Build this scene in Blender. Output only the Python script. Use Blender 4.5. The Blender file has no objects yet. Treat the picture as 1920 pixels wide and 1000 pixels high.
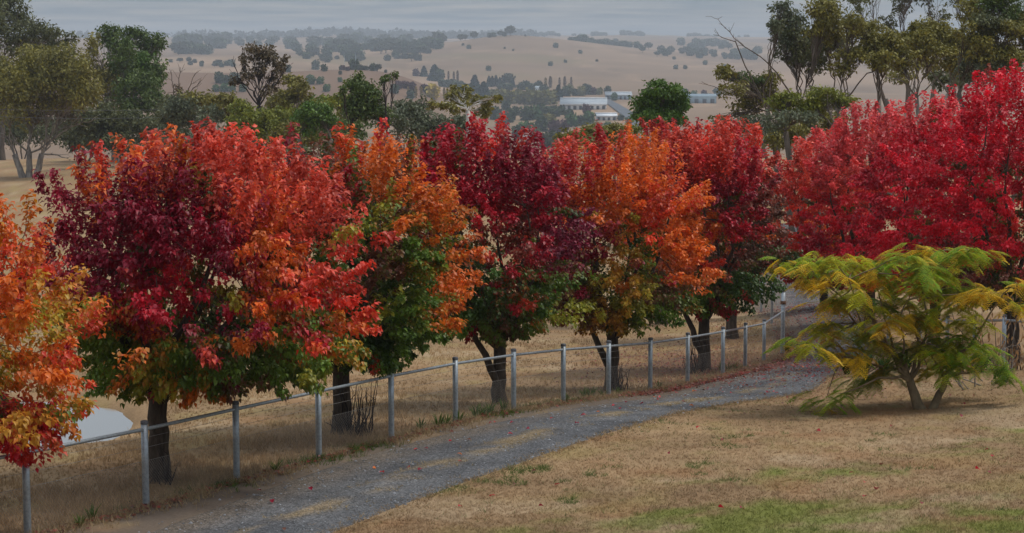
import bpy, math, random
import numpy as np
from mathutils import Matrix, Vector

SC = bpy.context.scene
COL = SC.collection
RNG = np.random.default_rng(7)
random.seed(7)
F = 3600.0                                   # focal length in photo pixels (1920 wide)
HORIZON = 85.0
PITCH = math.atan((500 - HORIZON) / F)
CP, SP = math.cos(PITCH), math.sin(PITCH)

# ---------------------------------------------------------------- camera
cam = bpy.data.cameras.new('camera'); cam_o = bpy.data.objects.new('camera', cam); COL.objects.link(cam_o)
cam.sensor_width = 36.0; cam.lens = 36.0 * F / 1920.0
cam.clip_start = 0.1; cam.clip_end = 30000
cam_o.location = (0, 0, 0); cam_o.rotation_euler = (math.radians(90) - PITCH, 0, 0)
SC.camera = cam_o

# ---------------------------------------------------------------- world (overcast sky)
SUN_EL, SUN_AZ = math.radians(60), math.radians(74)     # azimuth clockwise from +Y (view direction)
w = bpy.data.worlds.new('World'); SC.world = w; w.use_nodes = True
nt = w.node_tree; nt.nodes.clear()
def N(t, **k):
    n = nt.nodes.new(t)
    for a, b in k.items(): setattr(n, a, b)
    return n
def math_node(op, a=None, b=None):
    n = N('ShaderNodeMath', operation=op)
    for i, v in enumerate((a, b)):
        if v is None: continue
        if isinstance(v, (int, float)): n.inputs[i].default_value = v
        else: nt.links.new(v, n.inputs[i])
    return n.outputs[0]
out = N('ShaderNodeOutputWorld'); bg = N('ShaderNodeBackground'); bg.inputs[1].default_value = 0.1
sky = N('ShaderNodeTexSky', sky_type='NISHITA', sun_disc=False, sun_elevation=SUN_EL, sun_rotation=SUN_AZ)
tc = N('ShaderNodeTexCoord'); sp = N('ShaderNodeSeparateXYZ'); nt.links.new(tc.outputs['Generated'], sp.inputs[0])
zc = math_node('MAXIMUM', sp.outputs[2], 0.0)
den = math_node('ADD', zc, 0.028)
cx = math_node('DIVIDE', sp.outputs[0], den); cy = math_node('DIVIDE', sp.outputs[1], den)
cmb = N('ShaderNodeCombineXYZ'); nt.links.new(cx, cmb.inputs[0]); nt.links.new(cy, cmb.inputs[1])
n1 = N('ShaderNodeTexNoise'); n1.inputs['Scale'].default_value = 0.75; n1.inputs['Detail'].default_value = 7; n1.inputs['Roughness'].default_value = 0.62
nt.links.new(cmb.outputs[0], n1.inputs['Vector'])
rmp = N('ShaderNodeValToRGB'); nt.links.new(n1.outputs[0], rmp.inputs[0])
rmp.color_ramp.elements[0].position = 0.38; rmp.color_ramp.elements[0].color = (1.10, 1.52, 1.98, 1)
rmp.color_ramp.elements[1].position = 0.66; rmp.color_ramp.elements[1].color = (2.6, 2.6, 2.66, 1)
lum = math_node('ADD', math_node('MULTIPLY', zc, 2.6), 1.0)       # overcast sky: brighter towards the zenith
sc_ = N('ShaderNodeVectorMath', operation='SCALE'); nt.links.new(rmp.outputs[0], sc_.inputs[0]); nt.links.new(lum, sc_.inputs['Scale'])
mx = N('ShaderNodeMixRGB'); mx.inputs[0].default_value = 0.88
nt.links.new(sky.outputs[0], mx.inputs[1]); nt.links.new(sc_.outputs[0], mx.inputs[2])
nt.links.new(mx.outputs[0], bg.inputs[0]); nt.links.new(bg.outputs[0], out.inputs[0])

sun = bpy.data.lights.new('sun', 'SUN'); sun.energy = 1.35; sun.angle = math.radians(14); sun.color = (1, 0.95, 0.87)
sun_o = bpy.data.objects.new('sun', sun); COL.objects.link(sun_o)
sd = Vector((math.sin(SUN_AZ) * math.cos(SUN_EL), math.cos(SUN_AZ) * math.cos(SUN_EL), math.sin(SUN_EL)))
sun_o.rotation_euler = sd.to_track_quat('Z', 'Y').to_euler()
SC.view_settings.view_transform = 'Standard'; SC.view_settings.look = 'None'
SC.view_settings.gamma = 1; SC.view_settings.use_curve_mapping = False
SC.view_settings.exposure = 0.52
SC.render.engine = 'CYCLES'
SC.cycles.use_denoising = True
SC.cycles.max_bounces = 6; SC.cycles.transparent_max_bounces = 8
SC.cycles.volume_bounces = 0

# ---------------------------------------------------------------- projection helpers
def W(px, py, D):
    """point on the ray of photo pixel (px, py) at depth D along the view axis"""
    px, py, D = np.broadcast_arrays(np.asarray(px, float), np.asarray(py, float), np.asarray(D, float))
    x = (px - 960) / F * D; v = (500 - py) / F * D
    return np.stack([x, D * CP + v * SP, -D * SP + v * CP], -1)
def to_px(p):
    p = np.asarray(p, float)
    d = p[..., 1] * CP - p[..., 2] * SP; v = p[..., 1] * SP + p[..., 2] * CP
    return 960 + p[..., 0] / d * F, 500 - v / d * F

def hash2(i, j, s):
    h = (i.astype(np.int64) * 374761393 + j.astype(np.int64) * 668265263 + s * 1274126177) & 0x7fffffff
    h = (h ^ (h >> 13)) * 1274126177 & 0x7fffffff
    return ((h ^ (h >> 16)) & 0xffff) / 65535.0
def vnoise(x, y, s=0):
    x = np.asarray(x, float); y = np.asarray(y, float)
    i = np.floor(x); j = np.floor(y); a = x - i; b = y - j
    a = a * a * (3 - 2 * a); b = b * b * (3 - 2 * b)
    i = i.astype(np.int64); j = j.astype(np.int64)
    return (hash2(i, j, s) * (1 - a) + hash2(i + 1, j, s) * a) * (1 - b) + (hash2(i, j + 1, s) * (1 - a) + hash2(i + 1, j + 1, s) * a) * b
def fbm(x, y, s=0, o=4):
    t = 0; a = 0.5
    for k in range(o):
        t = t + a * vnoise(x * 2 ** k, y * 2 ** k, s + k); a *= 0.5
    return t / (1 - 0.5 ** o)
def sstep(a, b, x):
    t = np.clip((x - a) / (b - a), 0, 1); return t * t * (3 - 2 * t)

# ---------------------------------------------------------------- terrain height
FI = np.arange(12)
fence_D = list(24.8 * (1 + 0.08337 * FI)) + [50.8, 53.8, 56.8]
fence_px = [52, 274, 444, 598, 734, 854, 963, 1056, 1141, 1219, 1289, 1355, 1397, 1432, 1467]
fence_py = [1006, 947, 900, 860, 823, 792, 768, 752, 742, 732, 720, 703, 692, 679, 668]
fence2 = [(1447, 606, 66), (1427, 588, 78), (1400, 570, 92)]
ctrl = [(a, b, c) for a, b, c in zip(fence_px, fence_py, fence_D)] + fence2
ctrl += [(620, 1000, 24.6), (960, 890, 28.4), (1300, 775, 36), (1530, 735, 41.5),
         (1920, 1000, 21), (1300, 1000, 22.5), (1740, 765, 37), (1920, 703, 40.5), (1640, 700, 43),
         (298, 905, 29), (645, 812, 34), (935, 762, 39.5), (1140, 735, 44), (1322, 692, 50),
         (900, 640, 61), (500, 660, 58), (200, 760, 40), (0, 800, 36),
         (1600, 560, 75), (1750, 640, 56), (1900, 668, 50), (1500, 528, 100), (2100, 640, 50),
         (55, 333, 190), (240, 285, 250), (500, 300, 200), (900, 300, 220), (1250, 330, 180), (1600, 400, 140), (1900, 430, 130),
         (-300, 400, 150), (-600, 300, 240), (2300, 400, 150), (2600, 300, 240), (500, 450, 110), (1000, 480, 105)]
CT = np.array([W(*c) for c in ctrl])
CT = np.vstack([CT, [[-12, 12, -5.4], [0, 9, -4.6], [12, 9, -4.3], [25, 20, -5.0], [30, 45, -6.6], [0, -10, -4.2], [-25, 0, -5.6], [25, -10, -4.0],
                     [-30, 30, -7.4], [-45, 60, -9.6], [45, 70, -8.5], [0, -60, -4], [-60, -40, -5], [60, -40, -3.6]]])
def _k(r2): return 0.5 * r2 * np.log(r2 + 1e-9)
def _warp(x, y):                     # compress distance so far control points weigh alike
    r = np.hypot(x, y) + 1e-9; s = 40 * np.log1p(r / 40) / r
    return x * s, y * s
cxw, cyw = _warp(CT[:, 0], CT[:, 1])
_n = len(CT)
K = _k((cxw[:, None] - cxw) ** 2 + (cyw[:, None] - cyw) ** 2) + np.eye(_n) * 2.0
A = np.block([[K, np.c_[np.ones(_n), cxw, cyw]], [np.c_[np.ones(_n), cxw, cyw].T, np.zeros((3, 3))]])
_w = np.linalg.solve(A, np.r_[CT[:, 2], 0, 0, 0])
def near_raw(x, y):
    a, b = _warp(x, y)
    z = _w[_n] + _w[_n + 1] * a + _w[_n + 2] * b
    for i in range(_n): z = z + _w[i] * _k((a - cxw[i]) ** 2 + (b - cyw[i]) ** 2)
    return z
POND = (-10.2, 37.4, 2.75, 3.0); POND_Z = -7.52
gx0, gy0, gs = -130.0, -130.0, 0.8
gxs = gx0 + gs * np.arange(326); gys = gy0 + gs * np.arange(601)
GRID = near_raw(*np.meshgrid(gxs, gys))
def near(x, y):
    a = np.clip((x - gx0) / gs, 0, 324.99); b = np.clip((y - gy0) / gs, 0, 599.99)
    i = a.astype(int); j = b.astype(int); a = a - i; b = b - j
    z = (GRID[j, i] * (1 - a) + GRID[j, i + 1] * a) * (1 - b) + (GRID[j + 1, i] * (1 - a) + GRID[j + 1, i + 1] * a) * b
    q = np.sqrt(((x - POND[0]) / POND[2]) ** 2 + ((y - POND[1]) / POND[3]) ** 2) + 0.25 * (fbm(x * 0.7, y * 0.7, 5) - 0.5)
    bank = 1 - sstep(0.95, 1.9, q)
    z = z * (1 - bank) + (POND_Z + 0.10) * bank - 0.5 * (1 - sstep(0.7, 1.05, q))
    return z
TX = [0, 300, 450, 560, 640, 700, 760, 800, 840, 900, 950, 1050, 1150, 1250, 1350, 1600, 1920]
TAB = {  # distance: photo row of the ground at the TX columns
    230: [290] * 17,
    330: [310] * 17, 550: [318] * 17, 900: [292] * 17,
    1200: [220, 218, 218, 218, 222, 222, 226, 232, 238, 243, 244, 246, 247, 247, 247, 247, 247],
    1400: [128, 128, 130, 127, 121, 120, 134, 152, 178, 212, 214, 213, 211, 212, 213, 213, 213],
    1650: [150, 150, 152, 152, 155, 160, 168, 178, 190, 196, 196, 194, 192, 193, 194, 194, 194],
    2000: [140, 136, 136, 138, 145, 150, 155, 160, 164, 168, 168, 166, 166, 168, 168, 168, 168],
    2500: [112, 106, 108, 110, 112, 114, 116, 118, 118, 118, 118, 124, 128, 130, 132, 132, 132],
    3200: [94, 92, 94, 95, 94, 92, 88, 83, 79, 72, 67, 72, 86, 101, 111, 111, 110],
    3800: [84, 82, 88, 90, 88, 86, 86, 84, 82, 80, 80, 82, 86, 92, 94, 94, 94],
    4800: [76, 76, 78, 80, 80, 80, 80, 80, 80, 80, 80, 79, 78, 79, 82, 84, 84],
    6500: [72, 72, 72, 66, 66, 68, 69, 69, 70, 71, 71, 67, 65, 68, 71, 74, 75],
    8000: [80] * 17}
TD = np.array(sorted(TAB)); TU = (np.array(TX) - 960) / F
TZ = np.array([[-(v - HORIZON) / F * d for v in TAB[d]] for d in TD])
uu = np.linspace(TU[0], TU[-1], 241)
TZs = np.array([np.convolve(np.pad(np.interp(uu, TU, r), 4, 'edge'), np.ones(9) / 9, 'valid') for r in TZ])
ld = np.log(TD); rr_ = np.linspace(ld[0], ld[-1], 300)
FT = np.array([np.interp(rr_, ld, TZs[:, i]) for i in range(241)]).T
FT = np.array([np.convolve(np.pad(FT[:, i], 4, 'edge'), np.ones(9) / 9, 'valid') for i in range(241)]).T
def far(x, y, r):
    th = np.arctan2(x, y); u = np.tan(np.clip(th, -0.2605, 0.2605))
    a = np.clip((u - uu[0]) / (uu[1] - uu[0]), 0, 239.99); b = np.clip((np.log(np.maximum(r, 1)) - rr_[0]) / (rr_[1] - rr_[0]), 0, 298.99)
    i = a.astype(int); j = b.astype(int); a = a - i; b = b - j
    z = (FT[j, i] * (1 - a) + FT[j, i + 1] * a) * (1 - b) + (FT[j + 1, i] * (1 - a) + FT[j + 1, i + 1] * a) * b
    k = np.maximum(r, 1)
    return z + (fbm(x / 260, y / 260, 3) - 0.5) * 0.004 * k * sstep(400, 2500, r)
def G(x, y):
    x = np.asarray(x, float); y = np.asarray(y, float); r = np.hypot(x, y)
    t = sstep(190, 330, r)
    return near(x, y) * (1 - t) + far(x, y, r) * t
def GP(px, D):
    """ground point seen in photo column px at depth D"""
    x = (px - 960) / F * D; z = -8.0
    for _ in range(8):
        y = (D + z * SP) / CP; z = float(G(x, y))
    return np.array([x, y, z])
def hit(px, py, dmin=15, dmax=9000, steps=260):
    """ground point under photo pixels (first crossing of the ray)"""
    px = np.atleast_1d(np.asarray(px, float)); py = np.atleast_1d(np.asarray(py, float))
    ds = np.geomspace(dmin, dmax, steps)
    lo = np.full(px.shape, ds[0]); hi = np.full(px.shape, np.nan); ok = np.zeros(px.shape, bool)
    act = np.arange(len(px)); prev = ds[0]
    for d in ds[1:]:
        p = W(px[act], py[act], d); under = p[:, 2] < G(p[:, 0], p[:, 1])
        q = act[under]; lo[q] = prev; hi[q] = d; ok[q] = True
        act = act[~under]; prev = d
        if not len(act): break
    hi = np.where(ok, hi, dmax)
    for _ in range(14):
        m = (lo + hi) / 2; p = W(px, py, m); u = p[:, 2] < G(p[:, 0], p[:, 1])
        hi = np.where(u, m, hi); lo = np.where(u, lo, m)
    p = W(px, py, hi); p[:, 2] = G(p[:, 0], p[:, 1])
    return p, ok

# ---------------------------------------------------------------- mesh helpers
def mesh(name, V, Fs, mats, col=None, fmat=None, smooth=False):
    V = np.asarray(V, np.float32).reshape(-1, 3)
    if not isinstance(Fs, (list, tuple)): Fs = [Fs]
    Fs = [np.asarray(f, np.int32) for f in Fs if len(f)]
    me = bpy.data.meshes.new(name)
    me.vertices.add(len(V)); me.vertices.foreach_set('co', V.ravel())
    loops = np.concatenate([f.ravel() for f in Fs]); tot = np.concatenate([np.full(len(f), f.shape[1], np.int32) for f in Fs])
    me.loops.add(len(loops)); me.loops.foreach_set('vertex_index', loops)
    me.polygons.add(len(tot)); st = np.zeros(len(tot), np.int32); st[1:] = np.cumsum(tot)[:-1]
    me.polygons.foreach_set('loop_start', st)
    try: me.polygons.foreach_set('loop_total', tot)
    except Exception: pass
    if smooth: me.polygons.foreach_set('use_smooth', np.ones(len(tot), bool))
    if not isinstance(mats, (list, tuple)): mats = [mats]
    for m in mats: me.materials.append(m)
    if fmat is not None: me.polygons.foreach_set('material_index', np.asarray(fmat, np.int32))
    if col is not None:
        c = np.ones((len(V), 4), np.float32); c[:, :3] = col
        at = me.color_attributes.new('Col', 'FLOAT_COLOR', 'POINT'); at.data.foreach_set('color', c.ravel())
    me.update(calc_edges=True); me.validate(clean_customdata=False)
    return me
def ob(name, me, parent=None, loc=None):
    o = bpy.data.objects.new(name, me); COL.objects.link(o)
    if parent is not None: o.parent = parent
    if loc is not None: o.location = loc
    return o
def tag(o, label=None, cat=None, group=None, kind=None):
    if label: o['label'] = label
    if cat: o['category'] = cat
    if group: o['group'] = group
    if kind: o['kind'] = kind
    return o
def thing(name, loc, label, cat, group=None):
    e = bpy.data.objects.new(name, None); e.empty_display_size = 0.3; COL.objects.link(e); e.location = loc
    return tag(e, label, cat, group)
class Bag:
    """collects pieces of geometry"""
    def __init__(s): s.v = []; s.f = {}; s.c = []; s.n = 0
    def add(s, V, Fc, col=None):
        V = np.asarray(V, float); Fc = np.asarray(Fc)
        s.v.append(V); s.f.setdefault(Fc.shape[1], []).append(Fc + s.n); s.n += len(V)
        s.c.append(np.broadcast_to(np.asarray(col if col is not None else (1, 1, 1), float), (len(V), 3)))
    def mesh(s, name, mat, off=(0, 0, 0), smooth=False, col=True):
        return mesh(name, np.concatenate(s.v) - np.asarray(off), [np.concatenate(f) for f in s.f.values()], mat, np.concatenate(s.c) if col else None, smooth=smooth)
def tube_geo(P, R, sides=6, cap=True):
    P = np.asarray(P, float); R = np.broadcast_to(np.asarray(R, float), (len(P),))
    T = np.gradient(P, axis=0); T /= np.linalg.norm(T, axis=1)[:, None] + 1e-9
    ref = np.array([0.3, 0.1, 1.0]) if abs(T[0][2]) < 0.8 else np.array([1.0, 0.2, 0.1])
    U = np.cross(T, ref); U /= np.linalg.norm(U, axis=1)[:, None] + 1e-9; Q = np.cross(T, U)
    a = np.arange(sides) * 2 * math.pi / sides
    V = P[:, None] + R[:, None, None] * (np.cos(a)[None, :, None] * U[:, None] + np.sin(a)[None, :, None] * Q[:, None])
    n = len(P); i = np.arange(n - 1)[:, None] * sides; k = np.arange(sides)[None]; k2 = (k + 1) % sides
    Fq = np.stack([i + k, i + k2, i + sides + k2, i + sides + k], -1).reshape(-1, 4)
    V = V.reshape(-1, 3)
    if cap:                                    # close the end with quads to its centre pair
        V = np.vstack([V, P[-1]]); c = len(V) - 1; b = (n - 1) * sides
        kk = np.arange(0, sides - (sides % 2), 2)
        Fq = np.vstack([Fq, np.stack([b + kk, b + kk + 1, b + (kk + 2) % sides, np.full(len(kk), c)], -1)])
    return V, Fq
def box_geo(lo, hi):
    x0, y0, z0 = lo; x1, y1, z1 = hi
    V = np.array([[x0, y0, z0], [x1, y0, z0], [x1, y1, z0], [x0, y1, z0], [x0, y0, z1], [x1, y0, z1], [x1, y1, z1], [x0, y1, z1]])
    return V, np.array([[0, 3, 2, 1], [4, 5, 6, 7], [0, 1, 5, 4], [1, 2, 6, 5], [2, 3, 7, 6], [3, 0, 4, 7]])
def path(a, b, rng, n=7, lift=0.0, wig=0.06, d0=None):
    """crooked limb from a to b, starting along d0"""
    a = np.asarray(a, float); b = np.asarray(b, float); L = np.linalg.norm(b - a); t = np.linspace(0, 1, n)[:, None]
    c = a + (b - a) * 0.45 + np.array([0, 0, lift * L]) if d0 is None else a + np.asarray(d0, float) * L * 0.5
    P = (1 - t) ** 2 * a + 2 * t * (1 - t) * c + t * t * b
    P[1:-1] += rng.normal(0, wig * L, (n - 2, 3)) * 0.5
    return P

# ---------------------------------------------------------------- materials
def new_mat(name):
    m = bpy.data.materials.new(name); m.use_nodes = True; t = m.node_tree; t.nodes.clear()
    o = t.nodes.new('ShaderNodeOutputMaterial'); return m, t, o
def leaf_mat(name, trans=0.3, rough=0.5, spec=0.35, gain=1.0):
    m, t, o = new_mat(name)
    a = t.nodes.new('ShaderNodeAttribute'); a.attribute_name = 'Col'
    g = t.nodes.new('ShaderNodeVectorMath'); g.operation = 'SCALE'; g.inputs['Scale'].default_value = gain
    t.links.new(a.outputs['Color'], g.inputs[0])
    p = t.nodes.new('ShaderNodeBsdfPrincipled'); p.inputs['Roughness'].default_value = rough; p.inputs['Specular IOR Level'].default_value = spec
    t.links.new(g.outputs[0], p.inputs['Base Color'])
    tr = t.nodes.new('ShaderNodeBsdfTranslucent'); t.links.new(g.outputs[0], tr.inputs['Color'])
    mxs = t.nodes.new('ShaderNodeMixShader'); mxs.inputs[0].default_value = trans
    t.links.new(p.outputs[0], mxs.inputs[1]); t.links.new(tr.outputs[0], mxs.inputs[2]); t.links.new(mxs.outputs[0], o.inputs[0])
    return m
def noise_mat(name, c0, c1, scale=8.0, rough=0.85, metal=0.0, bump=0.3, stretch=(1, 1, 1), detail=6, spec=0.3, attr=False, bscale=None, dist=0.02, fine=None):
    """two-tone procedural surface; attr multiplies by the mesh's own colour attribute"""
    m, t, o = new_mat(name); L = t.links.new
    tcn = t.nodes.new('ShaderNodeTexCoord'); mp = t.nodes.new('ShaderNodeMapping'); mp.inputs['Scale'].default_value = stretch
    L(tcn.outputs['Object'], mp.inputs[0])
    n = t.nodes.new('ShaderNodeTexNoise'); n.inputs['Scale'].default_value = scale; n.inputs['Detail'].default_value = detail; n.inputs['Roughness'].default_value = 0.65
    L(mp.outputs[0], n.inputs['Vector'])
    r = t.nodes.new('ShaderNodeValToRGB'); r.color_ramp.elements[0].position = 0.33; r.color_ramp.elements[1].position = 0.68
    r.color_ramp.elements[0].color = (*c0, 1); r.color_ramp.elements[1].color = (*c1, 1); L(n.outputs[0], r.inputs[0])
    col = r.outputs[0]
    if attr:
        a = t.nodes.new('ShaderNodeAttribute'); a.attribute_name = 'Col'
        mm = t.nodes.new('ShaderNodeMixRGB'); mm.blend_type = 'MULTIPLY'; mm.inputs[0].default_value = 1
        L(a.outputs['Color'], mm.inputs[1]); L(col, mm.inputs[2]); col = mm.outputs[0]
    p = t.nodes.new('ShaderNodeBsdfPrincipled'); p.inputs['Roughness'].default_value = rough; p.inputs['Metallic'].default_value = metal
    p.inputs['Specular IOR Level'].default_value = spec; L(col, p.inputs['Base Color'])
    if bump:
        n2 = t.nodes.new('ShaderNodeTexNoise'); n2.inputs['Scale'].default_value = bscale or scale * 2; n2.inputs['Detail'].default_value = 5
        L(mp.outputs[0], n2.inputs['Vector'])
        b = t.nodes.new('ShaderNodeBump'); b.inputs['Strength'].default_value = bump; b.inputs['Distance'].default_value = dist
        L(n2.outputs[0], b.inputs['Height']); L(b.outputs[0], p.inputs['Normal'])
    L(p.outputs[0], o.inputs[0]); return m
M = {}
M['leaf'] = leaf_mat('autumn_leaf', 0.38, 0.45, 0.4, gain=1.2)
M['gum_leaf'] = leaf_mat('gum_leaf', 0.22, 0.5, 0.3)
M['far_leaf'] = leaf_mat('far_leaf', 0.12, 0.7, 0.1)
M['grass'] = leaf_mat('grass_blade', 0.25, 0.7, 0.12)
M['bark'] = noise_mat('pear_bark', (0.035, 0.025, 0.018), (0.12, 0.09, 0.065), 14, 0.9, bump=0.9, stretch=(1, 1, 0.25), dist=0.03)
M['gum_bark'] = noise_mat('gum_bark', (0.10, 0.08, 0.065), (0.36, 0.31, 0.26), 2.2, 0.85, bump=0.5, stretch=(1, 1, 0.3), dist=0.05)
M['dark_bark'] = noise_mat('dark_bark', (0.018, 0.012, 0.012), (0.05, 0.036, 0.034), 3, 0.9, bump=0.5, stretch=(1, 1, 0.3), dist=0.05)
M['brown_bark'] = noise_mat('brown_bark', (0.06, 0.045, 0.035), (0.20, 0.155, 0.12), 2.5, 0.9, bump=0.5, stretch=(1, 1, 0.3), dist=0.05)
M['white_bark'] = noise_mat('white_bark', (0.38, 0.34, 0.30), (0.66, 0.62, 0.57), 1.6, 0.75, bump=0.2, stretch=(1, 1, 0.4), dist=0.03)
M['silk_bark'] = noise_mat('silk_tree_bark', (0.12, 0.085, 0.045), (0.27, 0.20, 0.115), 9, 0.85, bump=0.5, stretch=(1, 1, 0.5))
M['steel'] = noise_mat('galvanised_steel', (0.26, 0.29, 0.31), (0.42, 0.46, 0.48), 22, 0.42, metal=0.55, bump=0.05, dist=0.004)
M['cap'] = noise_mat('dark_post_cap', (0.06, 0.06, 0.065), (0.14, 0.14, 0.15), 20, 0.6, bump=0.1)
M['rust'] = noise_mat('rusty_clamp', (0.07, 0.03, 0.015), (0.16, 0.08, 0.04), 30, 0.85, bump=0.2)
M['wire'] = noise_mat('fence_wire', (0.16, 0.15, 0.14), (0.30, 0.28, 0.26), 30, 0.5, metal=0.4, bump=0)
M['ground'] = noise_mat('dry_ground', (0.76, 0.74, 0.72), (1.18, 1.17, 1.15), 22.0, 0.95, bump=0.3, detail=9, spec=0.08, attr=True, bscale=90, dist=0.02)
M['twig'] = noise_mat('twig', (0.05, 0.036, 0.028), (0.12, 0.09, 0.07), 12, 0.9, bump=0)

# ---------------------------------------------------------------- drive outline (plan)
EDGE_R = [(420, 1085), (520, 1040), (625, 1000), (760, 947), (870, 907), (960, 876), (1060, 842), (1160, 808), (1290, 772), (1400, 752), (1530, 735)]
EDGE_L = [(60, 1085), (150, 1045), (300, 990), (420, 945), (600, 880), (740, 838), (860, 808), (960, 786), (1060, 768), (1150, 756), (1230, 744), (1310, 722), (1400, 703), (1470, 685)]
eR, _ = hit([p[0] for p in EDGE_R], [p[1] for p in EDGE_R]); eL, _ = hit([p[0] for p in EDGE_L], [p[1] for p in EDGE_L])
farR = np.array([GP(*q) for q in [(1600, 49), (1640, 57), (1632, 66), (1595, 78), (1560, 92), (1530, 108), (1500, 130)]])
farL = np.array([GP(*q) for q in [(1503, 57.5), (1500, 63), (1478, 72), (1462, 82), (1448, 94), (1440, 108), (1440, 130)]])
def resample(P, n):
    s = np.r_[0, np.cumsum(np.linalg.norm(np.diff(P[:, :2], axis=0), axis=1))]
    t = np.linspace(0, s[-1], n); Q = np.c_[np.interp(t, s, P[:, 0]), np.interp(t, s, P[:, 1])]
    for _ in range(3): Q[1:-1] = (Q[:-2] + 2 * Q[1:-1] + Q[2:]) / 4
    return Q
DR = resample(np.vstack([eR, farR]), 220); DL = resample(np.vstack([eL, farL]), 220)
fence_xyz = np.array([GP(a, d) for a, d in zip(fence_px, fence_D)])
fence2_xyz = np.array([GP(a, d) for a, _, d in fence2])
FENCE_LINE = np.vstack([fence_xyz[:1] * 2 - fence_xyz[1:2], fence_xyz, fence2_xyz])[:, :2]
def poly_dist(x, y, P):
    best = np.full(np.shape(x), 1e9)
    for a, b in zip(P[:-1], P[1:]):
        ab = b - a; t = np.clip(((x - a[0]) * ab[0] + (y - a[1]) * ab[1]) / (ab @ ab), 0, 1)
        best = np.minimum(best, np.hypot(x - a[0] - t * ab[0], y - a[1] - t * ab[1]))
    return best
DRIVE_POLY = np.vstack([DL[::4], DR[::-4]])
def inside(x, y, P):
    c = np.zeros(np.shape(x), bool); j = len(P) - 1
    for i in range(len(P)):
        k = ((P[i, 1] > y) != (P[j, 1] > y)) & (x < (P[j, 0] - P[i, 0]) * (y - P[i, 1]) / (P[j, 1] - P[i, 1] + 1e-12) + P[i, 0])
        c ^= k; j = i
    return c

# ---------------------------------------------------------------- ground sheet
th = np.concatenate([np.arange(-180, -60, 6), np.arange(-60, -18, 1.2), np.arange(-18, 18, 0.19), np.arange(18, 60, 1.2), np.arange(60, 180, 6)])
th = np.radians(th)
rad = np.concatenate([[2.5], np.geomspace(4, 16, 12)[:-1], np.geomspace(16, 90, 150)[:-1], np.geomspace(90, 8000, 220)])
TT, RR = np.meshgrid(th, rad)
GX, GY = RR * np.sin(TT), RR * np.cos(TT)
GZ = G(GX, GY)
nr, nc = GX.shape
GV = np.stack([GX, GY, GZ], -1).reshape(-1, 3)
i = np.arange(nr - 1)[:, None] * nc; k = np.arange(nc)[None]; k2 = (k + 1) % nc
GF = np.stack([i + k, i + nc + k, i + nc + k2, i + k2], -1).reshape(-1, 4)
GV = np.vstack([GV, [[0, 0, float(G(0., 0.))]]]); cidx = len(GV) - 1
kk = np.arange(nc); CF = np.stack([kk, (kk + 1) % nc, np.full(nc, cidx)], -1)
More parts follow.
